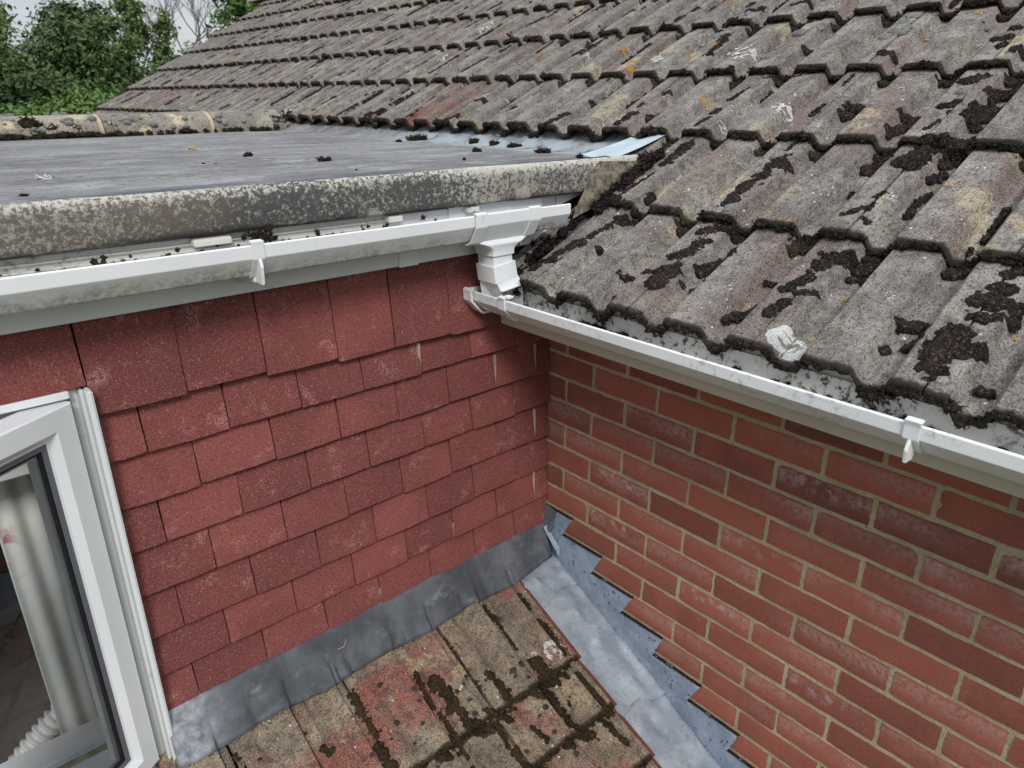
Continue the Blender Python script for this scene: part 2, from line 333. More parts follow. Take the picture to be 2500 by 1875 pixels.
for n in range(9):
    k0 = -3 if n < 5 else -2
    for k in range(k0, 30):
        y0 = YJ+k*TW; y1 = y0+TW; lim = verge(n)
        if n < 2:
            if y0 < 2.35:
                if y0 > -.05: continue
                lim = min(lim, -.035 if n == 0 else -.03)
        if n == 0 and y0 > 0: continue
        if n == 1 and 0 < y0 < 2.4: continue
        if y0 > lim-.03: continue
        near = [(-1.3, .9), (-1.3, .6)]
        if n >= 4 and y1 < -.95: continue
        if n >= 6 and y1 < -.1: continue
        w = min(TW, lim-y0); r = random.Random(n*100+k)
        me = VAR[r.randrange(8)] if w > TW-.002 else tile_mesh(w, YJ, 50+n)
        if (n, k) in ((2, 6), (2, 19)): me = tile_mesh(w, YJ, 80+n); me.materials.append(MAT['redtile'])
        s = n*GA+r.uniform(-.004, .004); p = RP0+s*SDIR+np.array([0, y0, 0])+NRM*r.uniform(-.002, .002)
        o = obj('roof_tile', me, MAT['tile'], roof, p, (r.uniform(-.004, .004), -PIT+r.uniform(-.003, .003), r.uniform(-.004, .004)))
        cnt += 1
def slab(name, pts, mat, parent): return obj(name, mesh(name, pts, [tuple(range(len(pts)))]), mat, parent)
def rp(y, s, off): return tuple(RP0+SDIR*s+NRM*off+np.array([0, y, 0]))
slab('underlay', [rp(-1.8, .02, -.065), rp(-.03, .02, -.065), rp(-.03, 2*GA, -.075), rp(-1.8, 2*GA, -.075)], MAT['felt'], roof)
slab('underlay', [rp(-1.8, 2*GA-.02, -.08), rp(6.5, 2*GA-.02, -.08), rp(7.0, 8.8*GA, -.07), rp(-1.8, 8.8*GA, -.07)], MAT['felt'], roof)
slab('underlay', [rp(2.4, .2*GA, -.07), rp(6.3, .2*GA, -.07), rp(6.4, 2*GA, -.07), rp(2.4, 2*GA, -.07)], MAT['felt'], roof)
def halfround(name, length, rad, hgt, mat, parent, loc, rotz, seed, sq=1.0, roty=0):
    nu, nv = 15, 13; v = []
    for i in range(nu):
        t = i/(nu-1)*length
        for j in range(nv):
            a = math.pi*j/(nv-1); rr = 1+.03*(fbm(np.array([t*12+seed]), np.array([a*3.]), seed)[0]-.5)
            c, s_ = math.cos(a), math.sin(a)
            v.append((t, rad*rr*math.copysign(abs(c)**sq, c), hgt*rr*abs(s_)**sq))
    f = gridf(nu, nv); f.append(tuple(range(nv))[::-1]); f.append(tuple((nu-1)*nv+j for j in range(nv)))
    return obj(name, mesh(name, v, f, True), mat, parent, loc, (0, roty, rotz))
for k in range(12):
    p = RP0+SDIR*(8.68*GA)+np.array([0, 2.0+.455*k, -.045]); halfround('ridge_tile', .448, .13, .10, MAT['ridge'], roof, p, math.pi/2, k)
# verge mortar strip
v = [rp(6.30+.02, 1.0*GA, -.03), rp(7.07, 8.7*GA, -.03), rp(7.07, 8.7*GA, -.12), rp(6.32, 1.0*GA, -.12)]
slab('verge_strip', v, MAT['mortar'], roof)

# ------------------------------------------------------------ brick wall (plane x=0, courses 75 mm)
bw = thing('brick_wall', 'red brick wall with sandy mortar below the right-hand gutter', 'brick wall', (0, 0, -1.3))
def brick_mesh(L, seed):
    ny, nz = 13, 6; v = []; uv = []; H = .0636
    for i in range(ny):
        for j in range(nz):
            a, b = i/(ny-1), j/(nz-1); y = (a-.5)*L; z = (b-.5)*H; e = (i in (0, ny-1)) or (j in (0, nz-1))
            if e:
                jt = (fbm(np.array([a*9.+seed]), np.array([b*5.]), seed, 3)[0]-.5)*.0036
                if j in (0, nz-1): z += jt*(1 if j else -1)
                if i in (0, ny-1): y += jt*(1 if i else -1)
            c = (i in (0, ny-1)) and (j in (0, nz-1))
            x = (.0009 if e else -.0004)+(.0006 if c else 0)+(vnoise(a*6+seed, b*4, seed)-.5)*.0012
            pass
            v.append((x, y, z)); uv.append((a, b))
    f = [q[::-1] for q in gridf(ny, nz)]; ring = [i*nz for i in range(ny)]+[(ny-1)*nz+j for j in range(1, nz)]+[i*nz+nz-1 for i in range(ny-2, -1, -1)]+[j for j in range(nz-2, 0, -1)]
    b0 = len(v)
    for q in ring: v.append((.03, v[q][1], v[q][2])); uv.append(uv[q])
    n = len(ring)
    for q in range(n): f.append((ring[q], ring[(q+1) % n], b0+(q+1) % n, b0+q))
    f.append(tuple(range(b0, b0+n)))
    return fixn(mesh('brick', v, f, True, uv))
BM = [brick_mesh(.2138, k) for k in range(7)]
for me in BM: me.materials.append(MAT['brick'])
for c in range(-1, 17):
    yp = .185 if c % 2 else .080
    z = -.075*(c-1); ys = [0.0]+[yp+.225*k for k in range(9)]
    for k in range(len(ys)-1):
        a, b = ys[k], ys[k+1]; r = random.Random(c*50+k)
        if -(a+b)/2 < -1.75: continue
        # bricks wholly below the step flashing stay hidden: skip
        if z+.04 < -.633-.51*b-.02: continue
        if k == 0: me = brick_mesh(b-a-.0045, 100+c); yy = -(b-.006+a)/2
        else: me = BM[r.randrange(7)]; yy = -(a+b)/2
        o = obj('brick', me, MAT['brick'], bw, (r.uniform(-.0012, .001), yy+r.uniform(-.001, .001), z+r.uniform(-.0012, .0012)), (0, r.choice((0, 0)), 0))
        o.rotation_euler = (r.uniform(-.005, .005), 0, 0)
ny, nz = 150, 130; yy, zz = np.meshgrid(np.linspace(.02, -1.9, ny), np.linspace(-1.75, .18, nz), indexing='ij')
xx = .0026+(fbm(yy*40, zz*40, 3)-.5)*.0030
obj('mortar', mesh('mortar', np.stack([xx, yy, zz], -1).reshape(-1, 3), gridf(ny, nz), True), MAT['mortar'], bw)
box('wall_core', (.02, -1.9, -5.2), (.12, .0, .17), MAT['mortar'], bw)

# ------------------------------------------------------------ tile-hung wall (plane y=0)
tw = thing('tile_hung_wall', 'wall hung with overlapping dark red plain tiles under the flat roof', 'tiled wall', (-.6, 0, -.6))
EZ = [.175, .0839, -.0234, -.1249, -.2363, -.3441, -.4479, -.545, -.65]
def wtile_mesh(w, h, seed, edge_out=.019):
    nx, nz = 11, 9; v = []; uv = []; t = .010
    for i in range(nx):
        for j in range(nz):
            a, b = i/(nx-1), j/(nz-1); x = a*w; z = b*h
            y = -(edge_out*(1-b)+.002*b)-.0012*math.sin(math.pi*a)+(vnoise(a*5+seed*3, b*4, seed)-.5)*.0012
            if j == 0: z += (fbm(np.array([a*11.]), np.array([seed*1.7]), seed)[0]-.5)*.0035; y += .0012
            if i in (0, nx-1): x += (vnoise(b*9, seed*2.3, seed)-.5)*.0014
            if i in (0, nx-1) and j == 0: z += .0012*(hsh(seed, i, 3)); 
            v.append((x, y, z)); uv.append((a, b))
    f = gridf(nx, nz); ring = [i*nz for i in range(nx)]+[(nx-1)*nz+j for j in range(1, nz)]+[i*nz+nz-1 for i in range(nx-2, -1, -1)]+[j for j in range(nz-2, 0, -1)]
    b0 = len(v)
    for q in ring: v.append((v[q][0], v[q][1]+t, v[q][2])); uv.append((uv[q][0], uv[q][1]))
    n = len(ring)
    for q in range(n): f.append((ring[(q+1) % n], ring[q], b0+q, b0+(q+1) % n))
    f.append(tuple(range(b0, b0+n)))
    me = fixn(mesh('wall_tile', v, f, True, uv))
    return me
FULL = {}
def put_wtile(x0, x1, z0, z1, r, out=.019):
    w = round(x1-x0-.0028, 4); h = z1-z0; key = (round(w, 2), round(h, 2), r.randrange(4))
    me = wtile_mesh(w, h, r.randrange(999), out); me.materials.append(MAT['wtile'])
    o = obj('wall_tile', me, MAT['wtile'], tw, (x0+.0014, r.uniform(-.0018, .0012), z0+r.uniform(-.003, .003)), (r.uniform(-.02, .02), r.uniform(-.009, .009), r.uniform(-.012, .012)))
    return o
OJ = [-1.1975, -1.121, -.957, -.793, -.632, -.466, -.304, -.147, -.002]; EJ = [-1.1975, -1.034, -.867, -.704, -.540, -.380, -.217, -.063, -.002]
for row in range(1, 9):
    J = OJ if row % 2 else EJ
    for k in range(len(J)-1):
        r = random.Random(row*31+k); put_wtile(J[k], J[k+1], EZ[row], EZ[row-1]+.012, r)
TJ = [-1.9, -1.72, -1.55, -1.375, -1.1985, -1.030, -.863, -.694, -.541, -.372, -.205, -.002]; TB = [.25, .25, .25, .247, .184, .189, .178, .172, .171, .164, .161]
for k in range(len(TJ)-1):
    r = random.Random(900+k); o = put_wtile(TJ[k], TJ[k+1], TB[k], .385, r, .025)
    if k > 3:
        for q in (.25, .74):
            x = TJ[k]+(TJ[k+1]-TJ[k])*q
            if x > -.3: continue
            nv = [(.0032*math.cos(a)*s_, -d, .0032*math.sin(a)*s_) for (s_, d) in ((1, 0), (.95, .0025), (.5, .0035)) for a in [2*math.pi*i/10 for i in range(10)]]
            nf = [(i, (i+1) % 10, 10+(i+1) % 10, 10+i) for i in range(10)]+[(10+i, 10+(i+1) % 10, 20+(i+1) % 10, 20+i) for i in range(10)]+[tuple(range(20, 30))]
            if 'nail' not in MAT: MAT['nail'] = simple('grey_nail', (.16, .17, .18), .5, .4, .6)
            obj('nail', fixn(mesh('nail', nv, nf, True)), MAT['nail'], tw, (x, -.0065, .352+r.uniform(-.006, .004)))
for (x, z, h, w) in ((-.467, .0839, .085, .007), (-.2165, -.0234, .10, .005), (-.0635, -.0234, .10, .006), (-.0625, -.2363, .105, .005), (-.063, -.4479, .10, .006), (-.632, -.545, .05, .003), (-.38, -.4479, .05, .003), (-.147, -.1249, .05, .003)):
    box('mortar_filler', (x-w/2, -.0145, z), (x+w/2, -.006, z+h-.004), MAT['mortar'], tw, .0008)
if 'batten' not in MAT: MAT['batten'] = simple('dark_batten_board', (.03, .02, .018), .95)
box('backing', (-1.197, .012, -.75), (.02, .04, .52), MAT['batten'], tw)
box('backing', (-1.95, .012, .25), (-1.197, .04, .52), MAT['batten'], tw)
# ------------------------------------------------------------ flat roof, kerb, far ridge
fr = thing('flat_roof', 'flat grey membrane roof with a raised algae-stained edge', 'flat roof', (-.7, 1.2, .5))
nx, ny = 90, 80; xs = np.linspace(-1.95, .46, nx); ys = np.concatenate([np.linspace(-.045, .3, 30), np.linspace(.32, 2.5, 50)])
gx, gy = np.meshgrid(xs, ys, indexing='ij')
gz = .5715+(gy/2.4)*(-.012+.0125*(gx+.93)*(1/1.44)*1.3)*.8+(fbm(gx*2.2, gy*2.2, 5)-.5)*.010
gz = gz+np.clip((gx-.34)/.12, 0, 1)**1.3*.06*(gy > -.05)+.006*np.exp(-((gy+.045)/.02)**2)
obj('deck', mesh('deck', np.stack([gx, gy, gz], -1).reshape(-1, 3), [q[::-1] for q in gridf(nx, ny)], True), MAT['deck'], fr)
box('deck_core', (-1.95, .045, .40), (.22, 2.42, .552), MAT['dark'], fr)
kp = [(-.050, .5715), (-.056, .579), (-.064, .5815), (-.0715, .5795), (-.0775, .572), (-.0795, .560), (-.0785, .535), (-.0765, .512), (-.0745, .500), (-.069, .4955), (-.040, .497), (-.035, .565)]
nseg = 70; v = []; f = []; n = len(kp)
for k in range(nseg+1):
    x = -1.95+k/nseg*2.27
    for (a, b) in kp:
        wv = (fbm(np.array([x*3.]), np.array([b*20]), 8)[0]-.5)*.006
        v.append((x, a+wv*.7, b+wv))
for k in range(nseg):
    for i in range(n): j = (i+1) % n; f.append((k*n+i, k*n+j, (k+1)*n+j, (k+1)*n+i))
f += [tuple(range(n)), tuple(range(nseg*n, nseg*n+n))]
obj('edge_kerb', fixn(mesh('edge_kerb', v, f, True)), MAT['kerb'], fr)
# cement fillet and pale lead corner where the kerb meets the tiles
k = M('mossy_cement', .95, .1); k.col(k.mix(k.ss(k.noise(40, 4, .7), .42, .6), (.085, .075, .06), (.19, .165, .125))); k.bump(k.noise(60, 4), .004, .8); MAT['fillet'] = k.m
fv = []; nu, nv = 16, 10
for i in range(nu):
    for j in range(nv):
        a, b = i/(nu-1), j/(nv-1); x = .035+a*.27+.07*(1-b)*(1-a)-.03*b; y = -.0805-.028*b*(1-a*.5)*min(1, a*5)+(fbm(np.array([a*7.]), np.array([b*5.]), 2)[0]-.5)*.012
        zt = .574-.01*a; zb = .308+(x+.247)*math.tan(PIT)-.012; fv.append((x, y, zt*(1-b)+min(zb, zt-.004)*b))
obj('cement_fillet', mesh('cement_fillet', fv, [q[::-1] for q in gridf(nu, nv)], True), MAT['fillet'], fr)
lv = []
for i in range(10):
    for j in range(8):
        a, b = i/9, j/7; x = .20+a*.20; y = -.05+b*.13-a*.02; lv.append((x, y, .577+.055*a**1.2*(1-.25*b)+.004*math.sin(b*7)))
obj('lead_corner', mesh('lead_corner', lv, [q[::-1] for q in gridf(10, 8)], True), MAT['leadblue'], fr)
rk = thing('ridge_kerb', 'row of half-round ridge tiles along the far edge of the flat roof', 'ridge tiles', (-.6, 2.45, .56))
for k in range(6):
    x = .50-.505*(k+1); z0 = .566+.0125*(x+.93)/1.44*1.4
    halfround('ridge_tile', .485, .135, .100, MAT['ridge'], rk, (x, 2.54, z0-.008), 0, 30+k, .8, -.012)
    halfround('mortar_joint', .017, .138, .102, MAT['mortar'], rk, (x-.022, 2.54, z0-.008), 0, 60+k, .8, -.012)
prismv = [(-2.2, 2.56, .60), (.9, 2.56, .62), (.9, 5.2, -.55), (-2.2, 5.2, -.55)]
obj('far_slope', mesh('far_slope', prismv, [(0, 1, 2, 3)]), MAT['tile'], rk)

# ------------------------------------------------------------ fascia boards and gutters
fl = thing('fascia_board', 'white fascia board under the flat roof edge, behind the left gutter', 'fascia', (-.9, -.03, .37))
prism_l = lambda a, b, t: (t, a, b)
obj('board', prism('board', [(-.040, .3705), (-.040, .4985), (-.018, .4985), (-.018, .3705)], prism_l, -1.95, -.02, 1, .0015), MAT['fascia'], fl)
obj('end_board', mesh('end_board', [(-.02, -.0405, .46), (.13, -.0405, .4985), (.02, -.0405, .4985), (-.02, -.0405, .4985), (-.02, -.02, .46), (.13, -.02, .4985)], [(0, 1, 2, 3), (0, 4, 5, 1)]), MAT['fascia'], fl)
obj('cover_strip', prism('cover_strip', [(-.0435, .3685), (-.0435, .421), (-.0405, .421), (-.0405, .3685)], prism_l, -.529, -.475, 1, .001), MAT['upvc'], fl)
fr2 = thing('fascia_board', 'cream fascia and soffit along the eaves above the brick wall', 'fascia', (-.19, -.9, .165))
prism_r = lambda a, b, t: (a, t, b)
obj('board', prism('board', [(-.203, .164), (-.203, .292), (-.183, .292), (-.183, .164)], prism_r, -.004, -2.1, 1, .002), MAT['soffit'], fr2)
obj('soffit', prism('soffit', [(-.1825, .168), (-.1825, .177), (.0, .177), (.0, .168)], prism_r, -.006, -2.1), MAT['soffit'], fr2)

gl = thing('gutter', 'white square-section gutter below the flat roof edge, with outlet and downpipe', 'gutter', (-.9, -.1, .42), 'white plastic gutters')
LP = [(-.0445, .490), (-.0455, .428), (-.052, .4235), (-.122, .4215), (-.1285, .4255), (-.1525, .460), (-.1535, .4835), (-.1485, .4855)]
obj('trough', prism('trough', ribbon(LP, -.0022), prism_l, -1.95, -.078, 1, .0006), MAT['grimy'], gl)
for (a, b) in ((.468, -.0485), (.480, -.0485)):
    obj('inner_rail', prism('inner_rail', [(b-.004, a), (b-.004, a+.0035), (b+.003, a+.0035), (b+.003, a)], prism_l, -1.95, -.56), MAT['cream'], gl)
obj('back_strip', prism('back_strip', [(-.0475, .4635), (-.0475, .4925), (-.0465, .4925), (-.0465, .4635)], prism_l, -1.95, -.56), MAT['cream'], gl)
for (a, b) in ((-.985, -.915), (-.565, -.53), (-.345, -.31)): obj('retaining_clip', prism('retaining_clip', [(-.072, .478), (-.072, .490), (-.048, .4955), (-.048, .482)], prism_l, a, b, 1, .0015), MAT['cream'], gl)
def strap(poly, fn, a, b, grow, mat, parent, name='bracket', bev=.0008):
    n_ = len(poly); q = ribbon(poly, -.0004)[n_:][::-1]
    return obj(name, prism(name, ribbon([tuple(x) for x in q], .0042 if grow < .05 else .0062), fn, a, b, 1, bev), mat, parent)
FP = LP[2:]
bk = strap([(-.052, .4195)]+FP[1:-1]+[(-.154, .4885), (-.143, .4895)], prism_l, -.912, -.889, .03, MAT['upvc'], gl, 'bracket')
obj('fin', prism('bracket_fin', [(-.1525, .470), (-.1625, .445), (-.158, .410), (-.13, .4105), (-.128, .4235)], prism_l, -.9025, -.897, 1, .001), MAT['upvc'], bk)
obj('foot', prism('bracket_foot', [(-.13, .411), (-.13, .4205), (-.0405, .4205), (-.0405, .395)], prism_l, -.906, -.893, 1, .001), MAT['upvc'], bk)
# running outlet
OP = [(-.048, .494), (-.0485, .4245), (-.053, .420), (-.123, .4165), (-.1325, .4215), (-.1565, .4595), (-.1575, .4855), (-.149, .4875)]
obj('outlet_body', prism('outlet_body', ribbon(OP, -.003), prism_l, -.388, -.188, 1, .0008), MAT['upvc_clean'], gl)
for (a, b) in ((-.392, -.357), (-.2235, -.1885)): strap(OP[2:], prism_l, a, b, .035, MAT['upvc'], gl, 'union_strap', .0012)
# funnel from gutter body to square spigot
rings = []
for (z, x0, x1, y0, y1) in ((.4225, -.372, -.205, -.127, -.050), (.4165, -.368, -.208, -.134, -.050), (.4105, -.350, -.222, -.137, -.052), (.4045, -.335, -.236, -.137, -.056), (.398, -.3255, -.2475, -.136, -.060), (.390, -.3215, -.2505, -.1345, -.062), (.3795, -.3215, -.2505, -.1345, -.062), (.3795, -.3175, -.2545, -.1305, -.066)):
    cr_ = .007; pts = []
    for (cx, cy, a0) in ((x1-cr_, y1-cr_, 0), (x0+cr_, y1-cr_, 90), (x0+cr_, y0+cr_, 180), (x1-cr_, y0+cr_, 270)):
        for q in (0, 45, 90): a = R(a0+q); pts.append((cx+cr_*math.cos(a), cy+cr_*math.sin(a), z))
    rings.append(pts)
v = [p for r_ in rings for p in r_]; f = []
for i in range(len(rings)-1):
    for j in range(12): f.append((i*12+j, i*12+(j+1) % 12, (i+1)*12+(j+1) % 12, (i+1)*12+j))
obj('outlet_funnel', fixn(mesh('outlet_funnel', v, f, True)), MAT['upvc_clean'], gl)
dp = thing('downpipe', 'short white square downpipe emptying into the end of the right gutter', 'downpipe', (-.285, -.1, .28))
def sqpipe(name, secs, mat, parent, cr_=.005, caps=True):
    v = []; f = []
    for (z, x0, x1, y0, y1, tilt) in secs:
        for (cx, cy, a0) in ((x1-cr_, y1-cr_, 0), (x0+cr_, y1-cr_, 90), (x0+cr_, y0+cr_, 180), (x1-cr_, y0+cr_, 270)):
            for q in (0, 45, 90): a = R(a0+q); X = cx+cr_*math.cos(a); v.append((X, cy+cr_*math.sin(a), z+tilt*(X+.285)))
    for i in range(len(secs)-1):
        for j in range(12): f.append((i*12+j, i*12+(j+1) % 12, (i+1)*12+(j+1) % 12, (i+1)*12+j))
    if caps: f += [tuple(range(12)), tuple(range(len(v)-12, len(v)))]
    return obj(name, fixn(mesh(name, v, f, True)), mat, parent)
sqpipe('pipe', [(.381, -.317, -.255, -.130, -.067, 0), (.35, -.3165, -.2545, -.1305, -.0675, .1)], MAT['upvc_clean'], dp)
sqpipe('socket', [(.357, -.3215, -.2485, -.135, -.063, .12), (.3165, -.3165, -.2425, -.137, -.065, .16)], MAT['upvc_clean'], dp)
# shoe: closed at left and back, open towards the gutter
sv = lambda *p: p
shoe = thing_none = None
v = [(-.3125, -.135, .316), (-.2455, -.135, .327), (-.2455, -.068, .327), (-.3125, -.068, .316),
     (-.303, -.139, .293), (-.232, -.141, .303), (-.221, -.070, .236), (-.300, -.072, .232), (-.290, -.139, .262), (-.284, -.125, .235), (-.216, -.126, .237)]
f = [(0, 4, 5, 1), (0, 3, 7, 9, 8, 4), (1, 5, 10, 6, 2), (2, 6, 7, 3)]
o = obj('shoe', fixn(mesh('shoe', v, f)), MAT['upvc_clean'], dp); sm = o.modifiers.new('thickness', 'SOLIDIFY'); sm.thickness = .0025
obj('shoe_lip', prism('shoe_lip', [(-.3055, -.138), (-.3035, -.1475), (-.2285, -.1505), (-.2305, -.141)], lambda a, b, t: (a, b, t+.13*(a+.305)), .2915, .2955, 1, .0008), MAT['upvc_clean'], dp)
obj('shoe_inner', mesh('shoe_inner', [(-.29, -.072, .30), (-.236, -.072, .31), (-.221, -.098, .238), (-.284, -.098, .238)], [(0, 1, 2, 3)]), MAT['upvc_dirty'], dp)

gr = thing('gutter', 'white square-section gutter along the eaves over the brick wall', 'gutter', (-.26, -.9, .22), 'white plastic gutters')
RP_ = [(-.2055, .274), (-.2065, .229), (-.213, .2245), (-.282, .2225), (-.289, .2265), (-.317, .255), (-.318, .2765), (-.3125, .2785)]
obj('trough', prism('trough', ribbon(RP_, -.0022), prism_r, -.022, -2.1, 1, .0006), MAT['upvc'], gr)
obj('trough_lining', prism('trough_lining', [(-.2092, .2305), (-.2092, .2745), (-.2082, .2745), (-.2082, .2305)], prism_r, -.05, -2.1), MAT['upvc_dirty'], gr)
obj('trough_floor', prism('trough_floor', [(-.2830, .2262), (-.2830, .2270), (-.2090, .2285), (-.2090, .2275)], prism_r, -.05, -2.1), MAT['upvc_dirty'], gr)
EC = [(-.204, .276), (-.205, .224), (-.212, .2205), (-.284, .2185), (-.292, .2235), (-.321, .254), (-.322, .2785), (-.316, .281)]
obj('stop_end', prism('stop_end', EC, prism_r, -.0165, -.024, 1, .001), MAT['upvc'], gr)
strap(EC[2:], prism_r, -.017, -.050, .02, MAT['upvc'], gr, 'union_strap', .001); strap(EC[2:], prism_r, -.043, -.052, .05, MAT['upvc'], gr, 'bead', .0008)
EF = RP_[2:-1]+[(-.3195, .2815), (-.309, .2825)]
bks = []
for yb in (-.150, -1.100):
    bks.append(strap(EF, prism_r, yb, yb-.024, .03, MAT['upvc'], gr, 'bracket'))
obj('fin', prism('bracket_fin', [(-.317, .262), (-.327, .236), (-.322, .2135), (-.296, .2125), (-.293, .2245)], prism_r, -1.109, -1.1145, 1, .001), MAT['upvc'], bks[1])
obj('tab', prism('bracket_tab', [(-.3165, .2825), (-.3165, .288), (-.298, .2885), (-.298, .284)], prism_r, -.163, -.182, 1, .0008), MAT['upvc'], bks[0])

# ------------------------------------------------------------ lower roof
LPIT = R(27); LZ0 = -.605; LG = .1595; LF = [.384, .5435, .703, .8625, 1.022]; LDROP = .016
LDIR = np.array([0, -math.cos(LPIT), -math.sin(LPIT)]); LN = np.array([0, -math.sin(LPIT), math.cos(LPIT)]); LP0 = np.array([0, 0, LZ0])
def lprof(x):
    d = ((-.2-np.asarray(x, float)) % .3); h = 0*d
    def dip(c, w, dep, e=.012): 
        t = np.clip((np.abs(d-c)-w)/e, 0, 1); return -dep*(1-t*t*(3-2*t))
    return dip(.122, .014, .026, .010)+dip(.017, .003, .014, .003)+dip(.0, .002, .004, .004)+dip(.215, .010, .009, .030)+dip(.06, .01, .003, .03)
def lowpt(x, s, off=0):
    x = np.asarray(x, float); s = np.asarray(s, float); fidx = np.searchsorted(LF, s); nf = np.array(LF+[1.18])[np.minimum(fidx, len(LF))]
    o = lprof(x)-LDROP*(nf-s)/LG*np.where(fidx == 0, .45, 1)+off
    return LP0+np.outer(s, LDIR)+np.outer(o, LN)+np.outer(x, [1, 0, 0])
lr = thing('lower_roof', 'lower roof of brown lichen-spotted concrete tiles below the red tiled wall', 'roof', (-.7, -.4, -.8))
def ltile(x0, w, s0, s1, seed):
    nx = 61; xs = np.linspace(x0-.003, x0-w+.003, nx); ss = np.concatenate([[s1, s1-.003, s1-.012], np.linspace(s1-.04, s0, 7)]); v = []; uv = []
    jag = (fbm(xs*60, xs*0+seed, seed)-.5)*.006
    k = .45 if s1 < .4 else 1
    for si, s in enumerate(ss):
        o = lprof(xs)-LDROP*(s1-s)/LG*k+(fbm(xs*16+seed, np.full(nx, s*16), seed)-.5)*.003-(.0022 if si == 0 else 0)
        P = LP0+np.outer(s+(jag if si < 2 else 0*jag), LDIR)+np.outer(o, LN)+np.outer(xs, [1, 0, 0]); v += list(P); uv += [(j/nx, (s1-s)/.36) for j in range(nx)]
    f = gridf(len(ss), nx); b0 = len(v)
    P = LP0+np.outer(s1+jag*.6, LDIR)+np.outer(lprof(xs)-.0155, LN)+np.outer(xs, [1, 0, 0]); v += list(P); uv += [(j/nx, -.03) for j in range(nx)]
    P = LP0+np.outer(np.full(nx, s0), LDIR)+np.outer(lprof(xs)-.0155-LDROP*(s1-s0)/LG*k, LN)+np.outer(xs, [1, 0, 0]); v += list(P); uv += [(j/nx, -.05) for j in range(nx)]
    for j in range(nx-1): f.append((j, j+1, b0+j+1, b0+j)); f.append((b0+j, b0+j+1, b0+nx+j+1, b0+nx+j))
    ns = len(ss)
    for e in (0, nx-1): f.append(tuple([i*nx+e for i in range(ns)]+[b0+nx+e, b0+e]))
    return fixn(mesh('roof_tile', v, f, True, uv))
for n_, s1 in enumerate(LF):
    s0 = 0.03 if n_ == 0 else LF[n_-1]-.05
    for k in range(5):
        x0 = -.186 if k == 0 else -.2-.3*k; w = .314 if k == 0 else .3
        r = random.Random(n_*9+k); o = obj('roof_tile', ltile(x0, w, s0, s1, n_*7+k), MAT['lowtile'], lr)
        o.location += Vector(LN)*r.uniform(-.0015, .0015)
        if k == 0:      # red interlock edge left exposed beside the lead
            e = [LP0+LDIR*s+LN*(off-LDROP*(s1-s)/LG*(.45 if n_ == 0 else 1))+np.array([x, 0, 0]) for s in (max(s0, .05), s1+.004) for (x, off) in ((-.1855, -.004), (-.172, -.010), (-.170, -.026), (-.1855, -.026))]
            if 'rededge' not in MAT:
                q = M('bare_red_tile_edge', .9, .2); q.col(q.mix(q.ss(q.noise(60, 4, .7), .4, .6), (.22, .07, .055), (.13, .055, .045))); MAT['rededge'] = q.m
            obj('interlock_rib', fixn(mesh('interlock_rib', e, [(0, 1, 5, 4), (1, 2, 6, 5), (2, 3, 7, 6), (3, 0, 4, 7), (4, 5, 6, 7), (0, 1, 2, 3)])), MAT['rededge'], lr)
up = [tuple(LP0+LDIR*s+LN*-.05+np.array([x, 0, 0])) for (x, s) in ((-1.95, 0), (-.192, 0), (-.192, 1.5), (-1.95, 1.5))]
obj('underlay', mesh('underlay', up, [(0, 1, 2, 3)]), MAT['felt'], lr)

# ------------------------------------------------------------ lead work
la = thing('lead_apron', 'dark lead flashing strip dressed along the foot of the red tiles', 'flashing', (-.6, -.05, -.6), 'lead flashings')
nx, nv = 170, 14; v = []
for i in range(nx):
    x = -1.203+i/(nx-1)*1.185
    s_end = .098+.010*(fbm(np.array([x*7.]), np.array([1.]), 4)[0]-.5)+.004*math.sin(x*21)-.02*max(0, (x+.2)/.2)**2
    top = np.array([x, -.004, -.520]); bend = np.array([x, -.040, -.598+.004*math.sin(x*9)])
    tile = lowpt([x], [s_end], .005)[0]+np.array([0, 0, .35*(-float(lprof(x)))])
    for j in range(nv):
        t = j/(nv-1); p = top*(1-t)**2+2*bend*t*(1-t)*1.0+tile*t*t
        d = (fbm(np.array([x*6.]), np.array([t*2.2]), 11)[0]-.5)*.016*math.sin(math.pi*t)+(fbm(np.array([x*17.]), np.array([t*4.]), 12)[0]-.5)*.006*t
        for xd in (-1.02, -.93, -.80, -.765, -.615, -.39, -.30): d -= .010*math.exp(-((x-xd+.02*(1-t))/.009)**2)*max(0, t-.55)/.45
        v.append((p[0], p[1]-d*.75, p[2]+d*.6))
o = obj('sheet', mesh('sheet', v, gridf(nx, nv), True), MAT['apron'], la); o.modifiers.new('thickness', 'SOLIDIFY').thickness = .0025
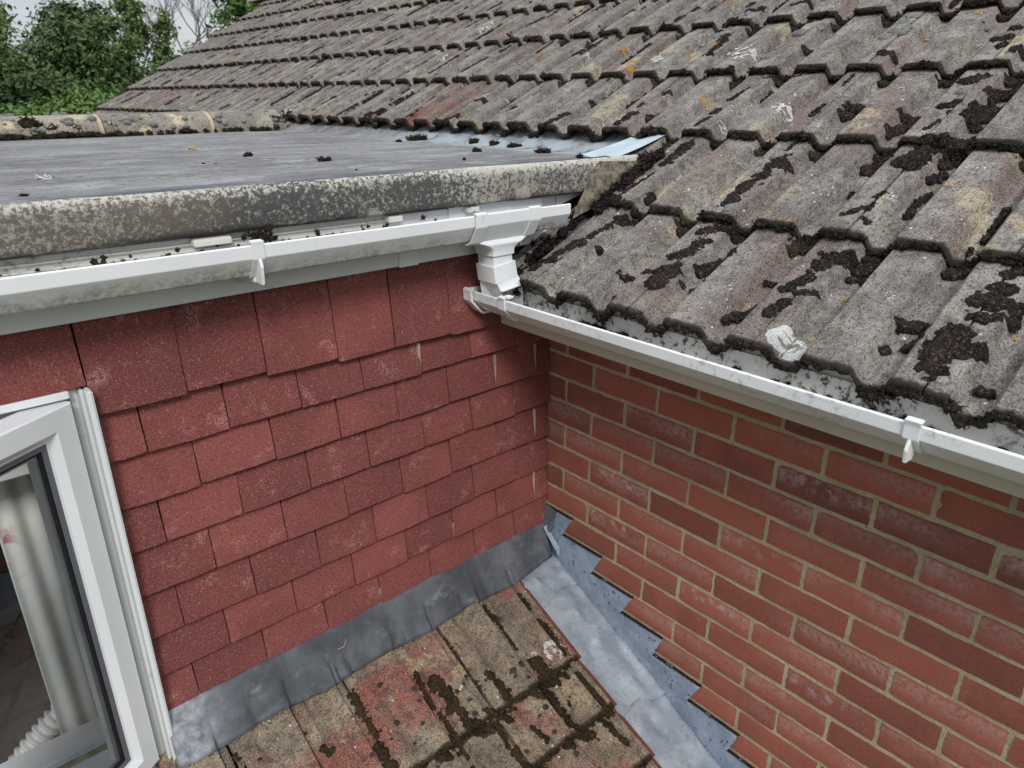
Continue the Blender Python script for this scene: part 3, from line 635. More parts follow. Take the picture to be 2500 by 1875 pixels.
# folded end by the corner
v = [(-.036, -.024, -.558), (-.024, -.024, -.555), (-.010, -.074, -.622), (-.028, -.090, -.640)]
o = obj('folded_end', mesh('folded_end', [(a, b-.006, c+.002) for a, b, c in v], [(0, 1, 2, 3)]), MAT['leadstep'], la); o.modifiers.new('thickness', 'SOLIDIFY').thickness = .003
sf = thing('step_flashing', 'blue-grey lead flashing stepped into the brick wall beside the lower roof', 'flashing', (-.08, -.4, -.8), 'lead flashings')
fold = lambda y: -.633+.51*y
Rk = [(.0, -.487)]; 
teeth = [(-.130, -.091), (-.257, -.220), (-.385, -.345), (-.500, -.474), (-.641, -.605), (-.771, -.745), (-.905, -.872), (-1.035, -1.0), (-1.165, -1.13)]
bed = [-.4895-.075*k for k in range(11)]
v = []; f = []
def quadgrid(a, b, c, d, nu, nv, dx):
    o_ = len(v)
    for i in range(nu):
        for j in range(nv):
            s, t = i/(nu-1), j/(nv-1); p = (np.array(a)*(1-s)+np.array(b)*s)*(1-t)+(np.array(d)*(1-s)+np.array(c)*s)*t
            v.append((dx-(fbm(np.array([p[0]*14]), np.array([p[1]*14]), 21)[0])*.006, p[0], p[1]))
    f.extend(gridf(nu, nv, o_))
prev = (0.0, bed[0])
for k, (yt, yb) in enumerate(teeth):
    P_ = prev; Q = (yt, bed[k]-.001); R_ = (yb, bed[k+1])
    quadgrid(P_, R_, (R_[0], fold(R_[0])-.022), (P_[0], fold(P_[0])-.022), 8, 6, -.003)
    quadgrid(P_, R_, Q, (P_[0]*.5+Q[0]*.5, Q[1]+.0006), 8, 5, -.003); prev = R_
    ev = []; ef = []       # dirty black line along the top of each step
    for i in range(13):
        t = i/12; y = P_[0]+(Q[0]-P_[0])*t; jz = (fbm(np.array([y*120]), np.array([k*3.]), 5)[0]-.5)*.006
        for (dx, dz) in ((-.001, .003+jz), (-.0095, .0025+jz), (-.0095, -.0035+jz*.6), (-.001, -.004)): ev.append((dx, y, Q[1]+dz*.42))
    for i in range(12):
        for j in range(4): ef.append((i*4+j, i*4+(j+1) % 4, i*4+4+(j+1) % 4, i*4+4+j))
    ef += [(0, 1, 2, 3), (48, 49, 50, 51)]
    obj('dirt_line', fixn(mesh('dirt_line', ev, ef)), MAT['mossedge'], sf)
me = mesh('stepped_upstand', v, f, True); b_ = bmesh.new(); b_.from_mesh(me); bmesh.ops.remove_doubles(b_, verts=b_.verts[:], dist=.0004); bmesh.ops.recalc_face_normals(b_, faces=b_.faces); b_.to_mesh(me); b_.free()
o = obj('stepped_upstand', me, MAT['leadstep'], sf); o.modifiers.new('thickness', 'SOLIDIFY').thickness = .002
for (ya, yb, up_) in ((.005, -.165, .010), (-.150, -.515, .006), (-.495, -1.25, .0)):
    nu, nv = 60, 16; v = []
    for i in range(nu):
        y = ya+(yb-ya)*i/(nu-1)
        for j in range(nv):
            t = j/(nv-1); x = -.002-t*.205; b = (fbm(np.array([y*7.]), np.array([t*2.5]), 31)[0]-.5)*.030*math.sin(math.pi*min(1, t*1.1))+(fbm(np.array([y*22.]), np.array([t*6.]), 33)[0]-.5)*.007
            z = fold(y)+up_*(.3+.7*(i/(nu-1)))+b*2.1+.005*math.exp(-(t/.10)**2)-.006*t-.010+.012*t
            v.append((x, y+.012*math.sin(t*5+ya*9)*(i/(nu-1)), z))
    o = obj('lead_sheet', mesh('lead_sheet', v, [q[::-1] for q in gridf(nu, nv)], True), MAT['lead'], sf); o.modifiers.new('thickness', 'SOLIDIFY').thickness = .003
v = [(-.002, .0, -.486), (-.002, -.062, -.492), (-.012, -.055, -.56), (-.030, -.035, -.60), (-.020, -.004, -.56), (-.030, -.002, -.50)]
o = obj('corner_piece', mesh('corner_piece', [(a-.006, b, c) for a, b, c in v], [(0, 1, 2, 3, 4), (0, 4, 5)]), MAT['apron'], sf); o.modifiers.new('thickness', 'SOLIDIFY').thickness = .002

# ------------------------------------------------------------ window
wi = thing('casement_window', 'white plastic casement window with its sash swung outwards', 'window', (-1.5, 0, -.7))
box('trim', (-1.2065, -.046, -.80), (-1.1955, -.002, .243), MAT['upvc_clean'], wi, .003)
box('trim_step', (-1.214, -.030, -.80), (-1.2066, .0, .243), MAT['fascia'], wi, .002)
box('frame_jamb', (-1.229, -.012, -.80), (-1.2141, .07, .243), MAT['fascia'], wi, .002)
box('frame_jamb', (-1.300, .018, -.70), (-1.2292, .07, .235), MAT['upvc_clean'], wi, .004)
box('frame_head', (-1.95, -.030, .232), (-1.2295, .010, .2465), MAT['upvc_clean'], wi, .002)
box('frame_head', (-1.95, .0102, .17), (-1.2297, .07, .246), MAT['upvc_clean'], wi, .003)
box('frame_sill', (-1.95, .012, -.80), (-1.2298, .075, -.645), MAT['upvc_clean'], wi, .004)
box('outer_sill', (-1.95, -.085, -.79), (-1.2150, .011, -.735), MAT['soffit'], wi, .006)
box('window_board', (-1.95, .0755, -.635), (-1.2292, .150, -.612), MAT['upvc_clean'], wi, .004)
sa = obj('sash', bpy.data.meshes.new('sash'), None, wi)
TH = R(33); U = Vector((-math.cos(TH), -math.sin(TH), 0)); NO = Vector((math.sin(TH), -math.cos(TH), 0)); H0 = Vector((-1.2300, -.034, 0)); SW = .56; ST, SB = .228, -.648
def sp(u, d, z): p = H0+U*u+NO*d; return (p.x, p.y, z)      # d = outwards
# sash frame: profile rings from outer edge to glass, mitred
prof_s = [(0, -.052), (0, -.003), (.003, 0), (.041, 0), (.054, -.012), (.058, -.013), (.059, -.052)]
v = []; f = []; n = len(prof_s)
for (cu, cz, su, sz) in ((0, ST, 1, -1), (SW, ST, -1, -1), (SW, SB, -1, 1), (0, SB, 1, 1)):
    for (a, d) in prof_s: v.append(sp(cu+su*a, d, cz+sz*a))
for c in range(4):
    d = (c+1) % 4
    for i in range(n): j = (i+1) % n; f.append((c*n+i, c*n+j, d*n+j, d*n+i))
me = fixn(mesh('sash', v, f)); me.materials.append(MAT['upvc_clean']); sa.data = me
def ring(name, a0, a1, d0, d1, mat):
    v = []; f = []
    pr = [(a0, d0), (a0, d1), (a1, d1), (a1, d0)]
    for (cu, cz, su, sz) in ((0, ST, 1, -1), (SW, ST, -1, -1), (SW, SB, -1, 1), (0, SB, 1, 1)):
        for (a, d) in pr: v.append(sp(cu+su*a, d, cz+sz*a))
    for c in range(4):
        d = (c+1) % 4
        for i in range(4): j = (i+1) % 4; f.append((c*4+i, c*4+j, d*4+j, d*4+i))
    o = obj(name, fixn(mesh(name, v, f)), mat); o.parent = sa; o.matrix_parent_inverse = Matrix.Identity(4); o.location = (0, 0, 0); return o
MAT['gasket'] = simple('grey_rubber_gasket', (.13, .13, .15), .6); MAT['gasketd'] = simple('black_rubber_gasket', (.012, .013, .016), .5)
ring('gasket', .0575, .068, -.014, -.018, MAT['gasket']); ring('gasket', .0675, .073, -.0165, -.024, MAT['gasketd'])
ring('spacer_bar', .072, .081, -.026, -.040, MAT['upvc_clean'])
g = bpy.data.materials.new('window_glass'); g.use_nodes = True; gn, gk = g.node_tree.nodes, g.node_tree.links; gn.remove(gn['Principled BSDF'])
tr = gn.new('ShaderNodeBsdfTransparent'); tr.inputs[0].default_value = (.95, .97, .965, 1); gy_ = gn.new('ShaderNodeBsdfGlossy'); gy_.inputs['Roughness'].default_value = .01; fz = gn.new('ShaderNodeFresnel'); fz.inputs[0].default_value = 1.6
ms = gn.new('ShaderNodeMixShader'); gk.new(fz.outputs[0], ms.inputs[0]); gk.new(tr.outputs[0], ms.inputs[1]); gk.new(gy_.outputs[0], ms.inputs[2]); gk.new(ms.outputs[0], gn['Material Output'].inputs[0])
for d in (-.022,):
    o = obj('glass_pane', mesh('glass_pane', [sp(.066, d, ST-.066), sp(SW-.066, d, ST-.066), sp(SW-.066, d, SB+.066), sp(.066, d, SB+.066)], [(0, 1, 2, 3)]), g); o.parent = sa; o.location = (0, 0, 0)
# room behind
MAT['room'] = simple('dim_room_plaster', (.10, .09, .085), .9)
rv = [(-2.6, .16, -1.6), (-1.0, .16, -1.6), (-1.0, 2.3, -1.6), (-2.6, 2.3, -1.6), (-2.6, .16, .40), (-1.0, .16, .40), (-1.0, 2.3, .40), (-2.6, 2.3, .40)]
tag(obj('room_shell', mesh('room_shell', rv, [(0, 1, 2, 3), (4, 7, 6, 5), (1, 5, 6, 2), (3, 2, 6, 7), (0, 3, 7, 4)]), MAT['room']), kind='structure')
k = M('white_curtain_cloth', .95, .05); c = k.mix(k.ss(k.noise(4, 2), .35, .6), (.84, .84, .81), (.76, .765, .73))
xx_ = k.xyz(); spot = k.mul(k.ss(xx_[0], -1.345, -1.375), k.mul(k.ss(xx_[2], -.22, -.17), k.ss(xx_[2], -.06, -.10)))
c = k.mix(k.mul(spot, k.ss(k.noise(18, 3), .45, .55)), c, (.50, .25, .27)); k.col(c); MAT['curtain'] = k.m
nu, nv = 60, 20; v = []
for i in range(nu):
    x = -1.232-.152*i/(nu-1)
    for j in range(nv): z = -1.2+1.42*j/(nv-1); v.append((x, .185+.0035*math.sin(x*150+.5*math.sin(z*2.2))+.002*math.sin(x*61+z*1.5), z))
o = obj('curtain', mesh('curtain', v, gridf(nu, nv), True), MAT['curtain']); o.modifiers.new('thickness', 'SOLIDIFY').thickness = .002; tag(o, 'off-white curtain hanging in folds behind the window glass', 'curtain')
o = obj('blind_cassette', box_me('blind_cassette', (-1.94, .085, .058), (-1.302, .135, .165), .004), MAT['fascia']); tag(o, 'pale blind cassette across the top of the window', 'blind')
nu, nv = 140, 14; v = []
pth = lambda t: np.array([-1.335-.14*t, .26-.01*t, -.635-.10*t**1.4])
for i in range(nu):
    t = i/(nu-1); p = pth(t); d = pth(min(1, t+.01))-pth(t-.01); d /= np.linalg.norm(d); a = np.cross(d, [0, 1, 0]); a /= np.linalg.norm(a); b = np.cross(d, a); rr = .030+.005*math.sin(t*62)
    for j in range(nv): an = 2*math.pi*j/nv; v.append(p+a*rr*math.cos(an)+b*rr*math.sin(an))
f = [(i*nv+j, (i+1)*nv+j, (i+1)*nv+(j+1) % nv, i*nv+(j+1) % nv) for i in range(nu-1) for j in range(nv)]
tag(obj('flexible_hose', mesh('flexible_hose', v, f, True), MAT['fascia']), 'white corrugated hose lying behind the window glass', 'hose')

# growth positions: (across, along, across, along, width) in metres on the roof slopes
MOSS=[(-.473,.418,-.497,.652,.04),(-.773,.619,-.799,.704,.066),(-.688,.65,-.725,.676,.036),(-.839,.627,-.857,.655,.022),(-.756,.421,-.792,.478,.024),(-.784,.495,-.795,.523,.016),(-.797,.423,-.816,.409,.016),(-.183,.569,-.187,.7,.035),(-.158,.752,-.171,.808,.016),(-.165,.827,-.174,.855,.021),(-.166,.913,-.185,.991,.017),(-.469,.828,-.469,.88,.02),(-.526,.872,-.544,.881,.03),(-.527,.915,-.557,.915,.036),(-.669,.867,-.718,.861,.024),(-.677,.79,-.713,.83,.028),(-.764,.885,-.79,.908,.029),(-.814,.848,-.866,.916,.048),(-.761,1.011,-.8,1.05,.041),(-.826,.962,-.875,1.023,.04),(-.815,.733,-.855,.75,.041),(-.857,.764,-.868,.786,.014),(-.773,.766,-.784,.818,.014),(-.215,1.235,-.24,1.249,.021),(-.495,1.168,-.523,1.166,.025),(.205,1.557,.164,1.602,.036),(.134,1.518,.092,1.536,.028),(-.019,1.54,-.063,1.568,.027),(-.75,1.216,-.786,1.229,.027),(-.771,1.17,-.787,1.185,.022),(-.762,1.286,-.782,1.283,.022),(-.811,1.149,-.827,1.164,.027),(-.258,.603,-.277,.638,.02),(-.457,.207,-.504,.245,.024),(-.541,.204,-.579,.264,.031),(-.475,.123,-.503,.162,.05),(-.692,.21,-.715,.216,.013),(-.557,.135,-.582,.154,.015),(-.777,.262,-.823,.32,.045),(-.841,.297,-.856,.328,.026),(-.839,.268,-.867,.276,.018),(-.752,.171,-.788,.221,.032),(-.787,.166,-.814,.185,.021),(-.77,.096,-.782,.137,.031),(-.681,.071,-.727,.119,.028),(-.985,.16,-1.019,.177,.029),(-.985,.09,-.995,.099,.013),(-1.017,.111,-1.035,.127,.02),(-1.093,.038,-1.07,.149,.054),(-1.093,.105,-1.126,.127,.035),(-1.079,.192,-1.121,.212,.023),(-1.075,.242,-1.132,.251,.045),(-1.091,.28,-1.113,.292,.028),(-1.09,.328,-1.112,.344,.029),(-1.149,.054,-1.172,.06,.015),(-.18,.558,-.168,.682,.025),(-.159,.394,-.182,.516,.016),(-.465,.197,-.501,.293,.025),(-.459,.321,-.54,.35,.03),(-.533,.215,-.585,.263,.022),(-.44,.136,-.503,.161,.028),(-.185,.178,-.215,.343,.027),(-.135,.057,-.183,.21,.034),(-.366,.115,-.393,.137,.013),(-.253,.079,-.267,.102,.011),(-.258,.599,-.281,.658,.011),(-.471,.401,-.474,.461,.019),(-.077,.393,-.187,.359,.029),(.007,.374,-.085,.363,.024),(1.642,.737,1.588,.813,.042),(1.31,.736,1.307,.834,.023),(.431,.729,.404,.808,.031),(.136,.745,.118,.828,.028),(.135,.859,.132,.89,.018),(.072,.819,.056,.86,.023),(1.094,1.19,1.063,1.203,.024),(.801,1.172,.753,1.363,.03),(.381,.91,.35,.91,.025),(.723,.822,.706,.871,.02),(1.016,.907,.98,.934,.022),(.714,.908,.708,1.01,.014),(1.019,.723,.994,.788,.021),(.826,1.518,.766,1.675,.032),(1.44,1.523,1.348,1.698,.027),(1.384,1.146,1.357,1.301,.019),(.815,.844,.81,.908,.014),(1.915,.742,1.909,.87,.018),(1.605,.858,1.586,1.028,.017),(1.338,.891,1.352,1.008,.012)]
GREY=[(-.469,.897,-.483,.94,.026),(-.772,.955,-.793,.955,.022),(-.121,1.334,-.17,1.339,.028),(.182,1.337,.142,1.381,.034),(.203,1.266,.162,1.286,.026),(-.443,1.262,-.473,1.258,.022),(-.448,1.301,-.468,1.309,.024),(-.456,1.367,-.471,1.375,.024),(-.459,1.403,-.479,1.41,.027),(-.388,1.208,-.411,1.21,.014),(-.119,1.159,-.148,1.167,.021),(-.471,.634,-.497,.66,.028),(-.672,.469,-.689,.472,.008),(-.582,.89,-.601,.894,.015),(-.139,1.221,-.152,1.258,.015),(-.669,1.352,-.686,1.349,.015),(-.21,1.356,-.239,1.374,.025),(1.103,1.265,1.064,1.292,.022),(1.129,1.192,1.055,1.195,.024),(.515,1.232,.467,1.254,.021),(.76,.858,.737,.883,.017),(.426,.945,.417,.962,.014),(1.65,1.359,1.582,1.369,.018),(1.719,1.505,1.701,1.538,.019)]
WHITE=[(-.84,.045,.026,.025),(-1.067,.271,.014,.011),(-1.039,.207,.014,.01),(-.757,.26,.008,.007),(-.653,.14,.007,.01),(-.944,.212,.006,.01),(-.902,.27,.005,.005),(-.361,.869,.029,.049),(-.766,.567,.014,.016),(-.99,.526,.016,.019),(-.191,.981,.018,.024),(-.028,1.21,.048,.048),(-.105,1.241,.017,.021),(-.627,.982,.011,.01),(-.234,.779,.026,.016),(-.919,.556,.012,.01),(-.339,.446,.014,.017),(-.762,.466,.003,.005),(-.81,.513,.006,.015),(.3,1.19,.023,.032),(-.635,.784,.006,.006),(.304,1.19,.028,.034),(1.733,1.323,.04,.05),(1.751,1.636,.035,.037),(1.662,1.596,.028,.027),(.797,.914,.029,.015),(.211,.778,.025,.018),(.714,1.269,.029,.027),(.57,1.145,.018,.041),(.051,.706,.022,.015),(1.326,1.6,.02,.024),(1.914,1.231,.025,.029),(1.748,1.69,.024,.028)]
ORANGE=[(-.863,.553,.027,.018),(-.087,.927,.029,.03),(-.36,1.145,.015,.01),(-.381,1.183,.018,.015),(.26,1.634,.028,.025),(-.846,.5,.009,.008),(-.392,.964,.01,.013),(.224,1.287,.023,.019),(-.233,.468,.01,.007),(-.381,.51,.004,.007),(-.696,1.013,.012,.01),(-.54,.615,.01,.009),(-.517,1.352,.007,.016),(.4,1.166,.049,.04),(.996,1.308,.027,.023),(.945,.754,.024,.019),(1.166,1.609,.056,.039),(.273,1.128,.018,.015),(.535,1.299,.036,.029),(.217,1.28,.03,.026),(-.238,.472,.008,.007),(-.383,.509,.005,.008),(-.865,.214,.008,.005),(-.883,.204,.005,.004),(-1.148,.197,.004,.005)]
LMOSS=[(-.207,.245,-.198,.37,.016),(-.328,.104,-.323,.19,.014),(-.323,.19,-.326,.27,.009),(-.308,.316,-.292,.369,.04),(-.497,.135,-.494,.322,.017),(-.617,.172,-.63,.281,.022),(-.586,.215,-.581,.368,.049),(-.452,.277,-.443,.38,.046),(-.505,.379,-.521,.468,.026),(-.547,.369,-.615,.392,.026),(-.436,.401,-.49,.388,.017),(-.428,.461,-.416,.514,.023),(-.34,.438,-.341,.473,.012),(-.236,.561,-.225,.648,.028),(-.222,.409,-.221,.432,.012),(-.285,.373,-.28,.397,.024),(-.295,.461,-.3,.478,.014),(-.304,.556,-.298,.576,.02),(-.35,.39,-.3,.39,.016),(-.37,.391,-.425,.387,.012),(-.323,.144,-.313,.164,.014),(-.527,.354,-.506,.374,.023),(-.63,.36,-.635,.379,.015),(-.797,.138,-.8,.353,.036),(-1.093,.126,-1.087,.172,.023),(-.921,.219,-.901,.236,.026)]
LSPOT=[(-.351,.313,.012,.009),(-.386,.315,.011,.008),(-.359,.354,.006,.005),(-.54,.317,.005,.004),(-.658,.248,.005,.004),(-.682,.301,.005,.005),(-.387,.506,.006,.005),(-.364,.442,.008,.006),(-.389,.33,.005,.003),(-.33,.14,.018,.007),(-1.052,.168,.005,.005)]
LWHITE=[(-.24,.33,.034,.026),(-.457,.117,.008,.006),(-.301,.307,.009,.004),(-.468,.356,.008,.011),(-.54,.274,.006,.006),(-.63,.23,.006,.005),(-.295,.414,.004,.008),(-.824,.198,.014,.012),(-.714,.203,.01,.01),(-1.018,.166,.013,.011),(-.901,.167,.007,.007),(-1.003,.096,.009,.008),(-.94,.143,.009,.006)]
# ------------------------------------------------------------ moss and lichen draped over the tiles
class Buf:
    def __init__(s): s.v = []; s.f = []; s.n = 0
    def add(s, v, f): s.v.append(np.asarray(v, float)); s.f += [tuple(int(i)+s.n for i in q) for q in f]; s.n += len(v)
    def obj(s, name, mat, parent=None):
        return obj(name, mesh(name, np.concatenate(s.v), s.f, True), mat, parent)
def patch(buf, surf, a0, s0, a1, s1, w, hmax, seed, step=None, ragged=.38, smooth=False, holes=0, blades=True):
    """cushion along the segment (a0,s0)-(a1,s1), width w, on surface surf(a, s, off)"""
    p = np.array([a0, s0]); q = np.array([a1, s1]); L = np.linalg.norm(q-p); d = (q-p)/L if L > 1e-6 else np.array([0, 1.]); n = np.array([-d[1], d[0]]); r = w/2
    step = step or min(max(w/16, .0022), .008); na = int((L+w*1.5)/step)+2; nb = int(w*1.5/step)+2
    A, B = np.meshgrid(np.linspace(-.75*w, L+.75*w, na), np.linspace(-.75*w, .75*w, nb), indexing='ij')
    da = np.maximum(0, np.maximum(-A, A-L)); dd = np.sqrt(da**2+B**2)/r
    fq = 1.0/max(w, .02)
    dd = dd+(fbm(A*fq*3.4+seed*7.3, B*fq*3.4+seed, seed, 4)-.5)*2*ragged+(fbm(A*260, B*260, seed+2, 2)-.5)*ragged*.5
    if holes: dd = np.where(fbm(A*fq*6+seed, B*fq*6, seed+9, 3) < holes, 2, dd)
    h = hmax*np.sqrt(np.clip(1-dd, 0, 1))
    if not smooth: h = h*(.7+.6*fbm(A*90, B*90, seed+3, 2))+(hsh(np.arange(na)[:, None]+seed, np.arange(nb)[None, :]*1.7, seed)-.5)*min(.0035, hmax*.5)*(dd < .95)
    X = p[0]+d[0]*A+n[0]*B; Y = p[1]+d[1]*A+n[1]*B
    P = surf(X.ravel(), Y.ravel(), np.where(dd < 1, h, -.003).ravel()+.0006)
    ok = (dd < 1.03); fc = [g_ for g_ in gridf(na, nb) if ok.flat[g_[0]] and ok.flat[g_[1]] and ok.flat[g_[2]] and ok.flat[g_[3]]]
    if not fc: return
    if not smooth and hmax > .003 and blades:
        sel = np.where((dd.ravel() < .98) & (hsh(np.arange(na*nb), seed, 5) < min(1.0, .9*(step/.0028)**2)))[0]; k_ = len(sel)
        if k_:
            g_ = np.random.default_rng(seed); b0 = P[sel]+g_.normal(size=(k_, 3))*step*.4; up = surf(X.ravel()[sel], Y.ravel()[sel], np.ones(k_))-surf(X.ravel()[sel], Y.ravel()[sel], np.zeros(k_))
            t_ = b0+(up+g_.normal(size=(k_, 3))*.55)*g_.uniform(.0018, .0045, (k_, 1))*max(1, step/.003); sd2 = g_.normal(size=(k_, 3))*.0011*max(1, step/.003); V_ = np.stack([b0-sd2, b0+sd2, t_], 1).reshape(-1, 3); buf.add(V_, np.arange(3*k_).reshape(-1, 3))
    used = np.unique(np.array(fc)); mp_ = -np.ones(na*nb, int); mp_[used] = np.arange(len(used)); buf.add(P[used], mp_[np.array(fc)])
def cushion(buf, surf, a0, s0, a1, s1, w, seed, step=None):
    """lobed moss cushion: a union of small domes strung along the segment"""
    r_ = random.Random(seed); p = np.array([a0, s0]); q = np.array([a1, s1]); L = np.linalg.norm(q-p); d = (q-p)/L if L > 1e-6 else np.array([0, 1.]); n = np.array([-d[1], d[0]])
    step = step or min(max(w/18, .0022), .006); nc = max(3, int(2.6*L/w)+3); cs = []
    for i in range(nc):
        t = (i+.5)/nc*L if nc > 3 else r_.uniform(0, L); cs.append((t+r_.gauss(0, w*.12), r_.gauss(0, w*.15), w*r_.uniform(.26, .52)))
    for i in range(nc): cs.append((r_.uniform(-.3*w, L+.3*w), r_.gauss(0, w*.34), w*r_.uniform(.08, .22)))
    na = int((L+w*1.7)/step)+2; nb = int(w*1.9/step)+2
    A, B = np.meshgrid(np.linspace(-.85*w, L+.85*w, na), np.linspace(-.95*w, .95*w, nb), indexing='ij'); wob = 1+(fbm(A*150, B*150, seed, 2)-.5)*.55; h = np.zeros_like(A); inn = np.zeros_like(A, bool)
    for (ca, cb, cr_) in cs:
        e = np.sqrt((A-ca)**2+(B-cb)**2)/cr_*wob; inn |= e < 1; h = np.maximum(h, cr_*.42*np.sqrt(np.clip(1-e*e, 0, 1)))
    h = np.minimum(h, .020)*(.8+.4*fbm(A*70, B*70, seed+3, 2))+(hsh(np.arange(na)[:, None]+seed, np.arange(nb)[None, :]*1.7, seed)-.5)*.0016*inn
    X = p[0]+d[0]*A+n[0]*B; Y = p[1]+d[1]*A+n[1]*B; pf = prof if surf is roofpt else lprof; base = sum(pf(X+q*.007) for q in range(-4, 5))/9-pf(X)      # growth bridges the channels
    h = h+np.clip(base, -.25*h-.001, .014)*inn; P = surf(X.ravel(), Y.ravel(), np.where(inn, h, -.004).ravel()+.0005)
    G = np.array(gridf(na, nb)); fl_ = inn.ravel(); G = G[fl_[G].sum(1) >= 2]
    if not len(G): return
    sel = np.where(fl_ & (hsh(np.arange(na*nb), seed, 5) < min(1.0, .55*(step/.0028)**2)))[0]; k_ = len(sel)
    if k_:
        g_ = np.random.default_rng(seed); b0 = P[sel]+g_.normal(size=(k_, 3))*step*.3; up = surf(X.ravel()[sel], Y.ravel()[sel], np.ones(k_))-surf(X.ravel()[sel], Y.ravel()[sel], np.zeros(k_))
        t_ = b0+(up+g_.normal(size=(k_, 3))*.5)*g_.uniform(.001, .0026, (k_, 1))*max(1, step/.003); s2_ = g_.normal(size=(k_, 3))*.0009*max(1, step/.003); buf.add(np.stack([b0-s2_, b0+s2_, t_], 1).reshape(-1, 3), np.arange(3*k_).reshape(-1, 3))
    used = np.unique(G); mp_ = -np.ones(na*nb, int); mp_[used] = np.arange(len(used)); buf.add(P[used], mp_[G])
def lump(buf, c, rx, ry, rz, seed, jit=.35, nu=7, nv=9, frame=None):
    u = np.linspace(.08, math.pi-.08, nu); t = np.arange(nv)*2*math.pi/nv; Uu, T = np.meshgrid(u, t, indexing='ij'); k = 1+jit*(hsh(np.arange(nu)[:, None]+seed*1.3, np.arange(nv)[None, :]+seed*.7, seed)-.5)*2
    P = np.stack([rx*np.sin(Uu)*np.cos(T)*k, ry*np.sin(Uu)*np.sin(T)*k, rz*np.cos(Uu)*k], -1).reshape(-1, 3)
    if frame is not None: P = P@frame
    f = [(i*nv+j, (i+1)*nv+j, (i+1)*nv+(j+1) % nv, i*nv+(j+1) % nv) for i in range(nu-1) for j in range(nv)]; f += [tuple(range(nv))[::-1], tuple((nu-1)*nv+j for j in range(nv))]
    buf.add(P+np.array(c), f)
    if jit >= .35:      # ragged shoots
        g_ = np.random.default_rng(abs(int(seed))); k_ = len(P); r_ = (rx+ry+rz)/3; b0 = P[:, None, :]*g_.uniform(.85, 1.0, (k_, 2, 1))+g_.normal(size=(k_, 2, 3))*r_*.18; t_ = b0*(1+g_.uniform(.15, .5, (k_, 2, 1)))+g_.normal(size=(k_, 2, 3))*r_*.25; s_ = g_.normal(size=(k_, 2, 3))*r_*.13
        buf.add(np.stack([b0-s_, b0+s_, t_], 2).reshape(-1, 3)+np.array(c), np.arange(6*k_).reshape(-1, 3))
FRM = np.array([SDIR, [0, 1, 0], NRM])
bm_, bg_, be_ = Buf(), Buf(), Buf()
for i, (a, s, a2, s2, w) in enumerate(MOSS):
    cushion(bm_, roofpt, a, s, a2, s2, w*1.05, i+1)
    if w > .04:     # crumbs beside the larger cushions
        for q in range(4): rr = random.Random(i*9+q); t = rr.random(); ya, sa_ = a+(a2-a)*t+rr.uniform(-1, 1)*w*.8, s+(s2-s)*t+rr.uniform(-1, 1)*w*.8; cushion(bm_, roofpt, ya, sa_, ya+.004, sa_+.006, rr.uniform(.008, .018), i*5+q+300)
def domes(a, s, a2, s2, w, seed):
    r_ = random.Random(seed); L = math.hypot(a2-a, s2-s); n_ = max(1, int(L/(w*.62))+1)
    for q in range(n_):
        t = (q+.5)/n_; r0 = w*.5*r_.uniform(.75, 1.1); c = roofpt([a+(a2-a)*t+r_.gauss(0, w*.08)], [s+(s2-s)*t], r0*.12)[0]
        lump(bg_, c, r0*r_.uniform(1.0, 1.35), r0, r0*r_.uniform(.55, .75), seed*7+q, .07, 9, 14, FRM)
for i, (a, s, a2, s2, w) in enumerate(GREY): domes(a, s, a2, s2, w, i+51)
rr = random.Random(5)
def free(y, s): return not (s < 2*GA and -.04 < y < 2.6)
for i in range(1150):        # random growth, mostly in the joints and channels
    n = rr.randrange(0, 9); s = n*GA+rr.uniform(.05, .98)*GA; y = rr.uniform(-1.4, 6.4) if i < 330 else rr.uniform(.1, 6.4)
    if n < 2 and y > -.05: continue
    k = round((y-YJ)/TW); y = YJ+k*TW+rr.gauss(0, .008) if rr.random() < .55 else -.704+round((y+.704)/PW)*PW+rr.gauss(0, .012)
    far = max(0, y+1)/7; L = rr.uniform(.01, .13 if i < 330 else .24)*(1 if rr.random() < .6 else .3); w = rr.uniform(.010, .022)*(1+.5*far)
    s2 = min(s+L, (n+1)*GA-.01)
    if rr.random() < .28: domes(y, s, y, min(s2, s+L*.6), min(w, .022), i+900); continue
    cushion(bm_, roofpt, y, s, y+rr.gauss(0, .005), s2, w, i+400, step=.0028+.006*far)
for i in range(330):        # channels of the far tiles hold long streaks
    n = rr.choice((1, 2, 2, 3, 3, 4, 4, 5, 6, 7, 8)); y = -.704+PW*rr.randrange(5, 46)+rr.gauss(0, .006)
    if n == 1 and y < 2.7: continue
    s0 = n*GA+rr.uniform(.02, .2); cushion(bm_, roofpt, y, s0, y+rr.gauss(0, .004), min(s0+rr.uniform(.06, .30), (n+1)*GA-.02), rr.uniform(.013, .024), 3000+i, step=.0045+.004*max(0, y)/6)
for n in range(9):          # fringe along the tails of the tiles
    y = -1.45
    while y < (6.3 if n > 1 else -.03):
        far = max(0, y+1)/7; y += rr.uniform(.004, .013)*(1+2.0*far)
        if n < 2 and y > -.035: break
        if rr.random() < .22: continue
        if y < -1.0 and n > 4: continue
        big = rr.random() < .13; r0 = rr.uniform(.0035, .0068)*(1.6 if big else 1)*(1+.4*far)
        c = RP0+SDIR*(n*GA-.002+rr.uniform(-.004, .005))+np.array([0, y, 0])+NRM*(float(prof(y))-rr.uniform(.003, .014))
        lump(be_, c, r0*rr.uniform(.7, 1.1), r0*rr.uniform(1, 2.0), r0*rr.uniform(.7, 1.1), n*1000+int(y*500)+800, .45, 6, 8, FRM)
